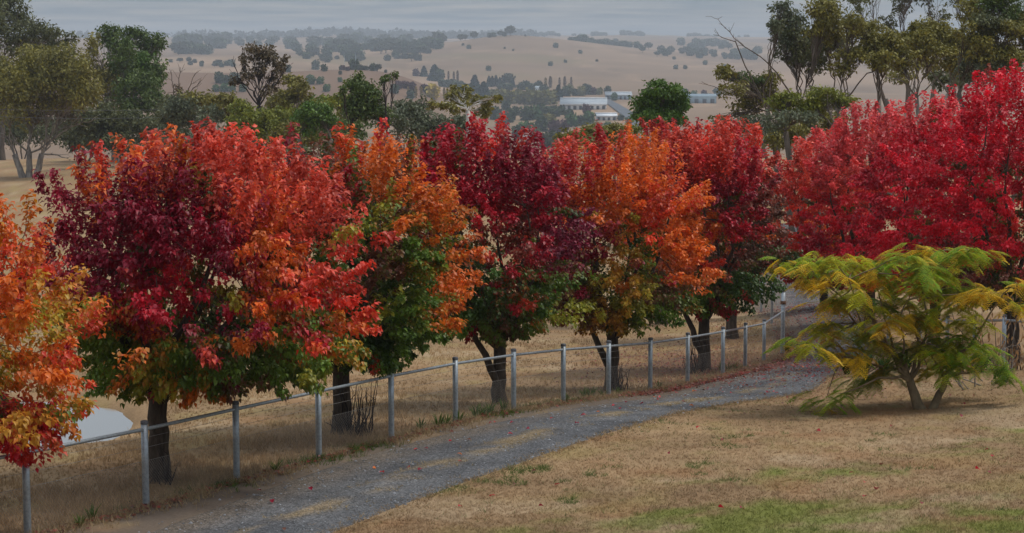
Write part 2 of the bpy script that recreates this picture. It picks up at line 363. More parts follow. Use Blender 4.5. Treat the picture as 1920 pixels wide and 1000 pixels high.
def ground_colour(x, y):
    r = np.hypot(x, y)
    straw = np.array([0.35, 0.235, 0.130]); straw2 = np.array([0.255, 0.165, 0.090]); green = np.array([0.155, 0.185, 0.035]); dirt = np.array([0.155, 0.122, 0.095])
    n1 = fbm(x * 0.55, y * 0.55, 11, 5); n2 = fbm(x * 0.22, y * 0.13, 21, 4)
    t = sstep(0.30, 0.72, n1 * 0.6 + n2 * 0.4)[..., None]
    c = straw2 * (1 - t) + straw * t
    v1 = fbm(x * 1.1 + 3, y * 0.9, 101, 4); v2 = fbm(x * 0.8 + 7, y * 0.7, 111, 4); v3 = fbm(x * 3.1, y * 2.6, 121, 3)
    c = c * (0.80 + 0.42 * v3)[..., None]
    t1 = (sstep(0.52, 0.72, v1) * 0.6)[..., None]; c = c * (1 - t1) + np.array([0.30, 0.225, 0.095]) * t1
    t2 = (sstep(0.52, 0.72, v2) * 0.6)[..., None]; c = c * (1 - t2) + np.array([0.30, 0.170, 0.085]) * t2
    t3 = (sstep(0.60, 0.74, fbm(x * 0.7 + 1, y * 0.6 + 8, 131, 4)) * 0.6)[..., None]; c = c * (1 - t3) + np.array([0.40, 0.295, 0.185]) * t3
    # lawn: green patches where it has been watered, mostly close to the house
    lawn = (x > -2) & (y < 44)
    gmask = sstep(0.46, 0.74, 0.55 * fbm(x * 0.6 + 9, y * 0.6, 31, 4) + 0.45 * fbm(x * 2.4, y * 2.4, 35, 3) + 0.22 * (1 - sstep(22.0, 25.5, y)) - 0.04 - 0.10 * sstep(27, 34, y)) * lawn * sstep(1.2, 3.0, poly_dist(x, y, DR[::8]))
    gm = gmask[..., None] * 0.8; c = c * (1 - gm) + green * gm
    # bare verge by the fence
    dv = poly_dist(x, y, FENCE_LINE)
    side = inside(x, y, np.vstack([FENCE_LINE, DL[::-4]]))
    dm = (np.where(side, 1 - 0.5 * sstep(0.55, 0.75, fbm(x * 1.3, y * 1.3, 41)), np.maximum((1 - sstep(0.1, 0.5, dv)) * 0.6, 0.9 * (1 - sstep(0.2, 0.8, poly_dist(x, y, DL[::8]))))) * (r < 120))[..., None]
    c = c * (1 - dm) + dirt * dm
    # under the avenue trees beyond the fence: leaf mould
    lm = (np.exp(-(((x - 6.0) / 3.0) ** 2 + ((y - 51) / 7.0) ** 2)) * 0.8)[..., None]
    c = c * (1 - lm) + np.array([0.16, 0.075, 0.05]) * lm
    # far paddocks
    f = fbm(x / 190, y / 320, 51, 4); g = fbm(x / 60, y / 60, 61, 4)
    fields = np.where((np.floor(x / 310 + 0.4 * fbm(x / 400, y / 400, 71)) + np.floor(y / 420)) % 3 == 0, 1.12, 0.95)[..., None]
    cf = np.array([0.255, 0.168, 0.105]) * (0.7 + 0.6 * f[..., None]) * (0.85 + 0.3 * g[..., None]) * fields
    stk = 1 - np.abs(2 * fbm(x / 210 + 2, y / 330 + 4, 151, 4) - 1); cf = cf * (1 + 0.30 * sstep(0.90, 1.0, stk) - 0.16 * sstep(0.5, 0.62, fbm(x / 120, y / 200, 161, 4)))[..., None]
    gr = sstep(0.6, 0.75, fbm(x / 240 + 5, y / 240, 81))[..., None] * 0.25
    cf = cf * (1 - gr) + np.array([0.16, 0.16, 0.06]) * gr
    th_ = np.arctan2(x, y); kn = (sstep(1180, 1300, r) * (1 - sstep(1440, 1520, r)) * (1 - sstep(-0.045, -0.03, th_)) * 0.75)[..., None]; cf = cf * (1 - kn) + np.array([0.175, 0.105, 0.068]) * (0.85 + 0.3 * g[..., None]) * kn
    k = sstep(150, 400, r)[..., None]
    return c * (1 - k) + cf * k
_lr = np.log(rad); _thx = np.append(th, th[0] + 2 * math.pi); _GZx = np.hstack([GZ, GZ[:, :1]]); _ti = np.arange(len(_thx)); _ri = np.arange(len(rad))
def G(x, y):
    """height of the ground sheet"""
    x = np.asarray(x, float); y = np.asarray(y, float)
    a = np.clip(np.interp(np.arctan2(x, y), _thx, _ti), 0, len(_ti) - 1.001); b = np.clip(np.interp(np.log(np.hypot(x, y) + 1e-9), _lr, _ri), 0, len(_ri) - 1.001)
    i = a.astype(int); j = b.astype(int); a = a - i; b = b - j
    return (_GZx[j, i] * (1 - a) + _GZx[j, i + 1] * a) * (1 - b) + (_GZx[j + 1, i] * (1 - a) + _GZx[j + 1, i + 1] * a) * b
gcol = ground_colour(GV[:, 0], GV[:, 1])
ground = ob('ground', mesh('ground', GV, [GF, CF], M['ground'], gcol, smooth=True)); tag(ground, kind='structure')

# ---------------------------------------------------------------- driveway
def drive_mat():
    m, t, o = new_mat('gravel'); L = t.links.new
    tcn = t.nodes.new('ShaderNodeTexCoord'); at = t.nodes.new('ShaderNodeAttribute'); at.attribute_name = 'Col'
    n = t.nodes.new('ShaderNodeTexNoise'); n.inputs['Scale'].default_value = 1.7; n.inputs['Detail'].default_value = 8; n.inputs['Roughness'].default_value = 0.7
    v = t.nodes.new('ShaderNodeTexVoronoi'); v.inputs['Scale'].default_value = 34
    L(tcn.outputs['Object'], n.inputs['Vector']); L(tcn.outputs['Object'], v.inputs['Vector'])
    r = t.nodes.new('ShaderNodeValToRGB'); r.color_ramp.elements[0].position = 0.3; r.color_ramp.elements[1].position = 0.7
    r.color_ramp.elements[0].color = (0.62, 0.62, 0.62, 1); r.color_ramp.elements[1].color = (1.2, 1.18, 1.15, 1); L(n.outputs[0], r.inputs[0])
    hv = t.nodes.new('ShaderNodeSeparateColor'); L(v.outputs['Color'], hv.inputs[0])
    mr = t.nodes.new('ShaderNodeMapRange'); mr.inputs[3].default_value = 0.55; mr.inputs[4].default_value = 1.55; L(hv.outputs[0], mr.inputs[0])
    a = t.nodes.new('ShaderNodeMixRGB'); a.blend_type = 'MULTIPLY'; a.inputs[0].default_value = 1; L(at.outputs['Color'], a.inputs[1]); L(r.outputs[0], a.inputs[2])
    b = t.nodes.new('ShaderNodeVectorMath'); b.operation = 'SCALE'; L(a.outputs[0], b.inputs[0]); L(mr.outputs[0], b.inputs['Scale'])
    p = t.nodes.new('ShaderNodeBsdfPrincipled'); p.inputs['Roughness'].default_value = 0.9; p.inputs['Specular IOR Level'].default_value = 0.2; L(b.outputs[0], p.inputs['Base Color'])
    bp = t.nodes.new('ShaderNodeBump'); bp.inputs['Strength'].default_value = 0.7; bp.inputs['Distance'].default_value = 0.02; L(v.outputs['Distance'], bp.inputs['Height']); L(bp.outputs[0], p.inputs['Normal'])
    L(p.outputs[0], o.inputs[0]); return m
M['gravel'] = drive_mat()
nu = 46; tu = np.linspace(0, 1, nu)
DX = DL[:, 0:1] * (1 - tu) + DR[:, 0:1] * tu; DY = DL[:, 1:2] * (1 - tu) + DR[:, 1:2] * tu
for _c in (0, -1):                                         # ragged edges
    jit = (fbm(np.arange(220) * 1.7, np.full(220, 3.1 + _c), 91, 3) - 0.5) * 0.7
    nrm = np.stack([DR[:, 0] - DL[:, 0], DR[:, 1] - DL[:, 1]], -1); nrm /= np.linalg.norm(nrm, axis=1)[:, None]
    DX[:, _c] += jit * nrm[:, 0]; DY[:, _c] += jit * nrm[:, 1]
ridge = 0.035 * np.exp(-((tu - 0.58) / 0.10) ** 2)         # grassy crown between the wheel tracks
edge_drop = np.interp(np.minimum(tu, 1 - tu), [0, 0.023, 0.07], [-0.03, 0.006, 0.024])
DZ = G(DX, DY) + edge_drop + ridge
U = np.broadcast_to(tu, DX.shape)
nn = fbm(DX * 0.9, DY * 0.9, 15, 4); n3 = fbm(DX * 2.2, DY * 2.2, 16, 3)
grav = np.array([0.088, 0.089, 0.094]); grav_l = np.array([0.150, 0.150, 0.152]); tan = np.array([0.25, 0.185, 0.105]); dirt = np.array([0.150, 0.122, 0.096])
c = grav * (1 - 0.7 * sstep(0.35, 0.75, nn))[..., None] + grav_l * (0.7 * sstep(0.35, 0.75, nn))[..., None]
cm = (np.exp(-((U - 0.60) / 0.09) ** 2) * sstep(0.38, 0.62, n3) * (1 - 0.7 * sstep(40, 46, DY)) * 0.85)[..., None]
c = c * (1 - cm) + tan * cm
dm = (np.clip(1.5 * (1 - sstep(0.0, 0.42, U)) * sstep(0.25, 0.6, nn + 0.12), 0, 1) * 0.92)[..., None]; c = c * (1 - dm) + dirt * dm
fm = (sstep(56, 62, DY) * sstep(0.5, 0.7, n3) * 0.5)[..., None]; c = c * (1 - fm) + np.array([0.15, 0.09, 0.075]) * fm
i = np.arange(219)[:, None] * nu; k = np.arange(nu - 1)[None]
driveway = ob('driveway', mesh('driveway', np.stack([DX, DY, DZ], -1), np.stack([i + k, i + k + 1, i + nu + k + 1, i + nu + k], -1).reshape(-1, 4), M['gravel'], c.reshape(-1, 3), smooth=True))
tag(driveway, kind='structure')

# ---------------------------------------------------------------- pond
m, t, o = new_mat('pond_water'); p = t.nodes.new('ShaderNodeBsdfPrincipled')
p.inputs['Base Color'].default_value = (0.30, 0.29, 0.27, 1); p.inputs['Roughness'].default_value = 0.06; p.inputs['Specular IOR Level'].default_value = 0.6
nz = t.nodes.new('ShaderNodeTexNoise'); nz.inputs['Scale'].default_value = 3; bp = t.nodes.new('ShaderNodeBump'); bp.inputs['Strength'].default_value = 0.05; bp.inputs['Distance'].default_value = 0.02
t.links.new(nz.outputs[0], bp.inputs['Height']); t.links.new(bp.outputs[0], p.inputs['Normal']); t.links.new(p.outputs[0], o.inputs[0]); M['water'] = m
aa = np.linspace(0, 2 * math.pi, 49)[:-1]
pv = np.c_[POND[0] + np.cos(aa) * POND[2] * 1.35, POND[1] + np.sin(aa) * POND[3] * 1.35, np.full(48, POND_Z)]
pond = ob('pond', mesh('pond', np.vstack([pv, [[POND[0], POND[1], POND_Z]]]), np.stack([np.arange(48), (np.arange(48) + 1) % 48, np.full(48, 48)], -1), M['water'])); tag(pond, kind='structure')

# ---------------------------------------------------------------- leaves
def frames(d, n):
    """orthonormal leaf frames: length direction d, approximate normal n"""
    d = d / (np.linalg.norm(d, axis=1)[:, None] + 1e-9)
    s = np.cross(d, n); s /= np.linalg.norm(s, axis=1)[:, None] + 1e-9
    return d, s, np.cross(s, d)
def leaves(P, d, n, L, Wd, col, curved=True):
    d, s, u = frames(d, n); L = L[:, None]; Wd = Wd[:, None]; k = len(P)
    if curved:
        mid = P + d * L * 0.40 + u * L * 0.06
        V = np.stack([P, mid - s * Wd + u * Wd * 0.45, mid, mid + s * Wd + u * Wd * 0.45, P + d * L - u * L * 0.16], 1)
        T = np.array([[0, 2, 1], [0, 3, 2], [1, 2, 4], [2, 3, 4]])
    else:
        mid = P + d * L * 0.42 + u * L * 0.05
        V = np.stack([P, mid - s * Wd, P + d * L - u * L * 0.08, mid + s * Wd], 1); T = np.array([[0, 2, 1], [0, 3, 2]])
    m_ = V.shape[1]
    Fc = (np.arange(k)[:, None, None] * m_ + T[None]).reshape(-1, 3)
    return V.reshape(-1, 3), Fc, np.repeat(col, m_, 0)
PAL = {'or': (0.64, 0.150, 0.018), 'sc': (0.60, 0.050, 0.024), 'sa': (0.62, 0.090, 0.050), 'cr': (0.42, 0.012, 0.026), 'ma': (0.25, 0.012, 0.030), 'pu': (0.19, 0.016, 0.038),
       'ye': (0.52, 0.35, 0.018), 'yg': (0.34, 0.31, 0.030), 'gr': (0.115, 0.190, 0.022), 'dg': (0.056, 0.105, 0.018), 'go': (0.46, 0.23, 0.025), 'br': (0.165, 0.060, 0.034),
       'vc': (0.60, 0.012, 0.030), 'pk': (0.62, 0.075, 0.075)}
PK = list(PAL); PA = np.array([PAL[q] for q in PK])
leaf_pool = {}
def leaf_object_mesh(ci, var):
    key = (ci, var)
    if key not in leaf_pool:
        r = np.random.default_rng(100 + ci * 7 + var)
        w_ = 0.30 + 0.05 * r.random(); cu = 0.10 + 0.12 * r.random(); fo = 0.10 + 0.08 * r.random()
        ts = [0.0, 0.18, 0.42, 0.68, 1.0]; ws = [0.0, 0.75, 1.0, 0.62, 0.0]
        V = []
        for t_, q in zip(ts, ws):
            z = 0.10 * math.sin(t_ * 3.1) - cu * t_ * t_
            V += [(-w_ * q, t_, z + fo * q), (0, t_, z), (w_ * q, t_, z + fo * q)]
        V = np.array(V); Q = []
        for a in range(4):
            b = a * 3; Q += [[b, b + 1, b + 4, b + 3], [b + 1, b + 2, b + 5, b + 4]]
        leaf_pool[key] = mesh('leaf', V, np.array(Q), M['leaf'], np.tile(np.clip(PA[ci] * r.uniform(0.85, 1.15), 0, 1), (len(V), 1)), smooth=True)
    return leaf_pool[key]

PROF = (np.array([0, .06, .16, .34, .55, .74, .88, .96, 1.0]), np.array([.34, .68, .93, 1.0, .98, .86, .66, .46, .20]))
PEAR_N = 0
def pear(label, px, D, top_py, bottom_py, cl_px, cr_px, att, sprays, per, curved, seed, lsize=0.085, fork=None, lean=0.0, single=0, stems=1, depth=1.0, group='autumn trees lining the driveway'):
    """pear tree: trunk, limbs, crown of real leaves hung on sprays; att = colour patches of the crown (px, py, palette key)"""
    rng = np.random.default_rng(seed)
    base = GP(px, D); Yp = base[1]
    s = D / F                                            # metres per photo pixel at the tree
    zt = W(px, top_py, D)[2]; zb = W(px, bottom_py + 8, D)[2]; H = zt - zb
    cxm = ((cl_px + cr_px) / 2 - 960) * s; Wm = (cr_px - cl_px) / 2 * s * 1.06
    root = thing('pear_tree', base, label, 'tree', group)
    A_ = np.array([W(a, b, D)[[0, 2]] for a, b, _ in att]); AK = np.array([PK.index(q) for _, _, q in att])
    # trunk and limbs
    zf = base[2] + max(0.45, (zb - base[2]) * 0.85) if fork is None else base[2] + fork
    fk = np.array([base[0] + lean, Yp + 0.1, zf])
    tr = 0.030 * (zt - base[2]) ** 0.9 * (1.25 if D < 35 else 1.0)
    P = path(base - [0, 0, 0.15], fk, rng, 7, wig=0.02); R = np.linspace(tr * 1.1, tr * 0.85, 7); R[0] *= 1.5; R[1] *= 1.12
    V, Q = tube_geo(P, R, 10); ob('trunk', mesh('trunk', V - base, Q, M['bark'], smooth=True), root)
    ends = []
    nl = 6
    for q in range(nl):
        az = 2 * math.pi * (q + 0.3 * rng.random()) / nl; v = rng.uniform(0.55, 0.85); rr = Wm * np.interp(v, *PROF) * rng.uniform(0.35, 0.6)
        e = np.array([cxm + rr * math.cos(az), Yp + depth * rr * math.sin(az), zb + v * H])
        Pl = path(fk - [0, 0, 0.08], e, rng, 9, wig=0.035, d0=np.array([0.55 * math.cos(az), 0.55 * math.sin(az), 0.6]))
        V, Q = tube_geo(Pl, np.linspace(tr * 0.55, 0.012, 9), 7); ob('limb', mesh('limb', V - base, Q, M['bark'], smooth=True), root); ends.append(Pl)
    for q in range(stems - 1):                            # a second stem leaning out low down
        e = np.array([base[0] - 1.0 * (1 + q), Yp + 0.1, zb + 0.35 * H])
        Pl = path(base + [-0.02, 0, 0.42], e, rng, 8, wig=0.02, d0=np.array([-0.42, 0, 0.7]))
        V, Q = tube_geo(Pl, np.linspace(tr * 0.62, 0.02, 8), 8); ob('limb', mesh('limb', V - base, Q, M['bark'], smooth=True), root)
    LP = np.concatenate([e[3:] for e in ends])
    # sprays
    n = sprays
    v = rng.random(n * 3) ** 0.9; keep = rng.random(n * 3) < np.interp(v, *PROF) ** 0.8 + 0.1; v = v[keep][:n]; v = np.r_[v, rng.uniform(0.0, 0.32, n // 6)]; n = len(v)
    az = rng.random(n) * 2 * math.pi
    lump = 0.80 + 0.42 * vnoise(az * 1.6, v * 4.5, seed) * vnoise(az * 3.1 + 7, v * 7, seed + 1) * 1.8
    rf = np.clip(1 - np.abs(rng.normal(0, 0.30, n)), 0.05, 1.0)
    fil = rng.random(n) < 0.22; rf = np.where(fil, rng.uniform(0.2, 0.85, n), rf); lump = np.where(fil, 1.0, lump)
    r = Wm * np.interp(v, *PROF) * np.clip(lump, 0.78, 1.16) * rf
    tip = np.stack([cxm + r * np.cos(az), Yp + depth * r * np.sin(az), zb + v * H], -1)
    topf = sstep(0.55, 0.95, v); low = 1 - sstep(0.0, 0.3, v)
    d = np.stack([np.cos(az) * (1 - 0.75 * topf), np.sin(az) * (1 - 0.75 * topf), 0.35 + 1.5 * topf - 0.75 * low], -1) + rng.normal(0, 0.22, (n, 3))
    d /= np.linalg.norm(d, axis=1)[:, None]
    SL = rng.uniform(0.42, 0.95, n) * (0.8 + 0.35 * topf)
    tip[:, 2] += topf * rng.uniform(-0.1, 0.25, n)
    sb = tip - d * SL[:, None]
    # colour of each spray from the nearest colour patch of this tree
    cmid = tip - d * SL[:, None] * 0.5
    wx = cmid[:, 0] + rng.normal(0, 0.16, n); wz = cmid[:, 2] - 0.08 + rng.normal(0, 0.14, n)
    dist = np.hypot((wx[:, None] - A_[:, 0]), (wz[:, None] - A_[:, 1]))
    ki = AK[np.argmin(dist, 1)]
    inner = (rf < 0.5) & (rng.random(n) < 0.6) & (v < 0.6)
    GRN = [PK.index('gr'), PK.index('dg')]
    ki = np.where(inner, np.where(rng.random(n) < 0.5, GRN[0], GRN[1]), ki)
    stray = rng.random(n) < 0.07; ki = np.where(stray, AK[rng.integers(0, len(AK), n)], ki)
    sv = rng.uniform(0.72, 1.22, n)
    # leaves
    per_n = rng.integers(int(per * 0.6), int(per * 1.4), n); idx = np.repeat(np.arange(n), per_n); kk = len(idx)
    t_ = rng.random(kk) ** 0.75
    off = rng.normal(0, 1, (kk, 3)); off /= np.linalg.norm(off, axis=1)[:, None]; off *= (rng.random(kk) ** 0.5 * (0.17 - 0.09 * t_))[:, None]
    sag = np.zeros((kk, 3)); sag[:, 2] = -0.10 * t_ ** 2 * (1 - topf[idx])
    P = sb[idx] + d[idx] * (SL[idx] * t_)[:, None] + off + sag
    ok_z = P[:, 2] > G(P[:, 0], P[:, 1]) + 0.5
    P, idx, t_ = P[ok_z], idx[ok_z], t_[ok_z]; kk = len(idx)
    ha = rng.random(kk) * 2 * math.pi
    dl = np.stack([np.cos(ha) * 0.7, np.sin(ha) * 0.7, -0.62 + rng.normal(0, 0.32, kk)], -1) + d[idx] * 0.35
    nl_ = np.stack([np.cos(ha) * 0.6, np.sin(ha) * 0.6, np.full(kk, 0.8)], -1) + rng.normal(0, 0.35, (kk, 3))
    L = lsize * rng.uniform(0.7, 1.25, kk); Wd = L * rng.uniform(0.27, 0.36, kk)
    kl = ki[idx]; col = PA[kl] * (sv[idx] * rng.uniform(0.72, 1.28, kk))[:, None]
    near_c = PA[np.clip(AK[np.argsort(dist, 1)[:, 1 % len(AK)]], 0, len(PK) - 1)][idx]; mixf = (rng.random(kk) ** 2.2 * 0.7)[:, None]
    col = np.clip(col * (1 - mixf) + near_c * mixf * sv[idx][:, None], 0, 0.9)
    if single:                                           # the leaves that show largest become parts of their own
        qx, qy = to_px(P); vis = (qx > 5) & (qx < 1915) & (qy < 985) & (P[:, 1] < Yp - 0.55 * Wm * depth * np.interp(np.clip((P[:, 2] - zb) / H, 0, 1), *PROF)) & (t_ > 0.6)
        cand = np.flatnonzero(vis); pick = rng.choice(cand, min(single, len(cand)), replace=False)
        dd, ss, uu_ = frames(dl[pick], nl_[pick])
        for a, b in enumerate(pick):
            me = leaf_object_mesh(int(kl[b]), a % 4); lo = ob('leaf', me, root); Lb = float(L[b]) * 1.12
            lo.matrix_basis = Matrix.Translation(Vector(P[b] - base)) @ Matrix((ss[a], dd[a], uu_[a])).transposed().to_4x4() @ Matrix.Scale(Lb, 4)
        keep = np.ones(kk, bool); keep[pick] = False
    else: keep = np.ones(kk, bool)
    B = Bag(); cvd = (P[:, 1] < Yp) & keep if curved else np.zeros(kk, bool)
    for msk, cu in ((cvd, True), (keep & ~cvd, False)):
        if msk.any(): B.add(*leaves(P[msk], dl[msk], nl_[msk], L[msk], Wd[msk], col[msk], cu))
    cr = ob('crown', B.mesh('crown', M['leaf'], base), root); tag(cr, kind='stuff')
    # twigs carrying the sprays
    B = Bag()
    for q in range(n):
        j = np.argmin(((LP - sb[q]) ** 2).sum(1)); a = LP[j]
        if rf[q] > 0.45 and np.linalg.norm(a - sb[q]) < 1.0 and q % 2 == 0:
            mid = (a + sb[q]) / 2 + rng.normal(0, 0.05, 3)
            V, Q = tube_geo(np.array([a, mid, sb[q], sb[q] + d[q] * SL[q] * 0.9]), [0.010, 0.008, 0.005, 0.002], 3, cap=False); B.add(V, Q)
    tw = ob('twigs', B.mesh('twigs', M['twig'], base, col=False), root); tag(tw, kind='stuff')
    return root

# ---------------------------------------------------------------- avenue of pear trees
pear('orange and gold autumn tree with a yellow top, overhanging the fence beside the pond', -215, 24.0, 345, 868, -470, 222,
     [(10, 375, 'ye'), (60, 390, 'ye'), (30, 430, 'or'), (90, 480, 'or'), (150, 470, 'or'), (60, 560, 'or'), (150, 555, 'go'), (30, 650, 'or'), (110, 600, 'yg'), (160, 640, 'sc'), (60, 740, 'or'),
      (150, 680, 'or'), (20, 800, 'cr'), (90, 820, 'sc'), (190, 720, 'gr'), (200, 600, 'or'), (190, 520, 'or'), (20, 700, 'yg'), (40, 520, 'sc'), (100, 660, 'or'), (90, 740, 'go'), (-200, 500, 'or'),
      (-300, 700, 'gr'), (-200, 380, 'sc'), (-350, 560, 'or'), (-120, 620, 'or'), (-90, 450, 'or')], 520, 84, True, 11, single=300, depth=0.9)
pear('broad autumn tree, maroon in the middle with salmon top and green skirt', 298, 29.0, 243, 714, 62, 722,
     [(270, 300, 'sa'), (340, 255, 'sa'), (240, 330, 'or'), (320, 335, 'or'), (420, 300, 'sa'), (450, 350, 'sa'), (390, 350, 'ma'), (150, 390, 'ma'), (120, 440, 'ma'), (230, 400, 'ma'), (300, 430, 'ma'),
      (350, 400, 'ma'), (400, 450, 'ma'), (270, 480, 'ma'), (440, 430, 'cr'), (480, 490, 'ma'), (370, 530, 'cr'), (430, 540, 'cr'), (510, 400, 'or'), (500, 360, 'sa'), (570, 400, 'sa'), (600, 450, 'sa'),
      (620, 520, 'sc'), (560, 500, 'or'), (660, 570, 'sc'), (700, 600, 'sc'), (640, 620, 'or'), (520, 580, 'or'), (560, 570, 'cr'), (260, 560, 'yg'), (310, 600, 'or'), (290, 545, 'sc'), (230, 640, 'gr'),
      (260, 670, 'gr'), (330, 640, 'or'), (420, 600, 'dg'), (400, 660, 'gr'), (480, 640, 'dg'), (560, 620, 'gr'), (340, 575, 'ma'), (380, 700, 'or'), (470, 725, 'br'), (450, 690, 'gr'), (560, 680, 'gr'),
      (620, 690, 'yg'), (230, 600, 'gr'), (250, 700, 'gr'), (300, 690, 'yg'), (210, 680, 'gr'), (360, 640, 'gr'), (500, 690, 'gr'), (590, 650, 'gr'), (100, 520, 'or'), (330, 350, 'ma'), (280, 375, 'ma'), (200, 360, 'ma'), (430, 385, 'ma'), (460, 445, 'ma'), (330, 470, 'ma'), (180, 450, 'ma'), (380, 480, 'cr'), (310, 390, 'ma'), (220, 520, 'ma'), (180, 600, 'yg'), (450, 580, 'pu')], 800, 88, True, 12, single=300, lsize=0.088)
pear('autumn tree mixing gold, brown and deep green with dead suckers at its foot', 640, 34.0, 232, 668, 430, 900,
     [(520, 280, 'ma'), (570, 260, 'sc'), (600, 300, 'br'), (560, 330, 'ma'), (620, 340, 'dg'), (660, 350, 'cr'), (690, 280, 'or'), (640, 265, 'sc'), (720, 330, 'or'), (760, 290, 'or'), (700, 230, 'cr'),
      (740, 360, 'or'), (800, 390, 'or'), (640, 320, 'br'), (660, 440, 'dg'), (640, 480, 'gr'), (680, 400, 'dg'), (720, 450, 'br'), (700, 410, 'yg'), (780, 430, 'gr'), (810, 480, 'gr'), (740, 500, 'br'), (850, 500, 'or'), (880, 510, 'or'), (860, 560, 'or'),
      (760, 530, 'gr'), (700, 520, 'br'), (740, 600, 'dg'), (800, 600, 'gr'), (830, 640, 'gr'), (700, 640, 'dg'), (780, 650, 'gr'), (620, 600, 'dg'), (740, 570, 'yg'), (610, 420, 'sc'), (780, 600, 'gr')],
     640, 88, False, 13, single=300, lsize=0.09, depth=1.1)
pear('crimson topped autumn tree with dark green lower crown and forked trunk', 937, 39.5, 226, 620, 700, 1112,
     [(770, 250, 'ma'), (800, 300, 'cr'), (850, 280, 'cr'), (900, 270, 'cr'), (940, 250, 'sc'), (900, 320, 'ma'), (960, 300, 'ma'), (1000, 340, 'ma'), (870, 350, 'cr'), (830, 370, 'ma'), (930, 370, 'cr'),
      (990, 400, 'cr'), (1000, 460, 'cr'), (910, 440, 'sc'), (860, 420, 'br'), (960, 440, 'br'), (880, 480, 'dg'), (930, 500, 'dg'), (1040, 420, 'pu'), (1060, 470, 'pu'), (1000, 530, 'dg'), (940, 560, 'dg'),
      (970, 540, 'sc'), (860, 560, 'dg'), (1040, 520, 'gr'), (900, 610, 'gr'), (1000, 600, 'gr'), (1060, 590, 'yg'), (930, 600, 'br')], 600, 88, False, 14, lsize=0.092, stems=2)
pear('bright orange and salmon autumn tree with gold and olive lower leaves', 1148, 44.0, 240, 602, 935, 1350,
     [(1010, 280, 'sa'), (1050, 270, 'sa'), (1100, 280, 'sa'), (1080, 320, 'cr'), (1130, 260, 'cr'), (1150, 320, 'or'), (1200, 300, 'or'), (1040, 360, 'cr'), (1100, 380, 'or'), (1180, 380, 'or'), (1120, 430, 'ma'),
      (1090, 470, 'ma'), (1220, 400, 'sc'), (1250, 430, 'or'), (1170, 480, 'go'), (1150, 510, 'go'), (1130, 540, 'yg'), (1200, 480, 'gr'), (1250, 480, 'or'), (1230, 540, 'br'), (1180, 560, 'yg'), (1280, 450, 'or'),
      (1300, 500, 'or'), (1140, 590, 'go'), (1100, 560, 'br'), (1240, 580, 'gr'), (1200, 600, 'gr')], 580, 84, False, 15, lsize=0.094, stems=2)
pear('scarlet autumn tree with brown flank and thick dark trunk near the corner post', 1320, 50.0, 226, 572, 1155, 1482,
     [(1200, 250, 'cr'), (1250, 250, 'sa'), (1290, 270, 'sa'), (1240, 330, 'ma'), (1290, 340, 'cr'), (1330, 300, 'sc'), (1380, 240, 'sa'), (1410, 260, 'cr'), (1350, 360, 'ma'), (1400, 330, 'cr'), (1430, 380, 'br'),
      (1380, 420, 'cr'), (1300, 420, 'or'), (1320, 480, 'sc'), (1280, 450, 'or'), (1350, 500, 'br'), (1400, 480, 'br'), (1440, 430, 'br'), (1370, 540, 'dg'), (1320, 550, 'gr'), (1400, 540, 'dg'), (1440, 510, 'dg'),
      (1290, 560, 'gr'), (1330, 590, 'cr')], 580, 84, False, 16, lsize=0.096, stems=2)
pear('salmon red autumn tree close behind the scarlet tree at the corner', 1372, 62.0, 224, 520, 1265, 1470,
     [(1300, 260, 'sa'), (1380, 235, 'sa'), (1420, 260, 'sc'), (1340, 330, 'cr'), (1400, 340, 'sa'), (1440, 400, 'br'), (1330, 430, 'or'), (1400, 470, 'dg')], 360, 78, False, 17, lsize=0.115)
pear('pale red autumn tree at the back of the avenue row', 1240, 70.0, 226, 480, 1130, 1350,
     [(1180, 250, 'sa'), (1250, 235, 'cr'), (1300, 260, 'sa'), (1200, 330, 'sc'), (1280, 340, 'cr'), (1240, 430, 'br')], 260, 74, False, 18, lsize=0.125)
RG = 'red trees on the far side of the driveway'
pear('tallest vivid crimson tree, above the dry shrub and pipe rail', 1898, 47.5, 120, 560, 1670, 2130,
     [(1800, 230, 'vc'), (1880, 160, 'vc'), (1950, 150, 'vc'), (1850, 280, 'cr'), (1900, 240, 'vc'), (1780, 320, 'vc'), (1860, 360, 'vc'), (1800, 400, 'vc'), (1900, 330, 'cr'), (1760, 420, 'vc'), (1850, 440, 'vc'),
      (1900, 430, 'sc'), (1840, 480, 'br'), (1900, 480, 'vc'), (1870, 530, 'dg'), (1800, 520, 'br'), (2000, 300, 'vc'), (2050, 450, 'cr'), (1950, 520, 'gr')], 720, 88, False, 21, lsize=0.098, group=RG)
pear('crimson tree with a rosy top, behind the silk tree crown', 1752, 55.0, 172, 545, 1570, 1930,
     [(1650, 240, 'pk'), (1720, 190, 'pk'), (1780, 200, 'pk'), (1850, 230, 'cr'), (1680, 300, 'cr'), (1740, 290, 'vc'), (1800, 300, 'vc'), (1640, 360, 'cr'), (1700, 380, 'vc'), (1760, 400, 'vc'), (1820, 400, 'vc'),
      (1620, 430, 'vc'), (1680, 460, 'vc'), (1740, 480, 'cr'), (1700, 530, 'sc'), (1800, 520, 'br')], 560, 84, False, 22, lsize=0.105, group=RG)
pear('rose pink and red tree where the driveway bends away', 1632, 63.0, 190, 525, 1492, 1775,
     [(1560, 240, 'pk'), (1620, 200, 'pk'), (1690, 205, 'pk'), (1580, 300, 'pk'), (1640, 280, 'sa'), (1600, 350, 'sa'), (1660, 360, 'vc'), (1560, 400, 'vc'), (1620, 440, 'vc'), (1560, 470, 'cr'), (1600, 520, 'sc')],
     460, 80, False, 23, lsize=0.115, group=RG)
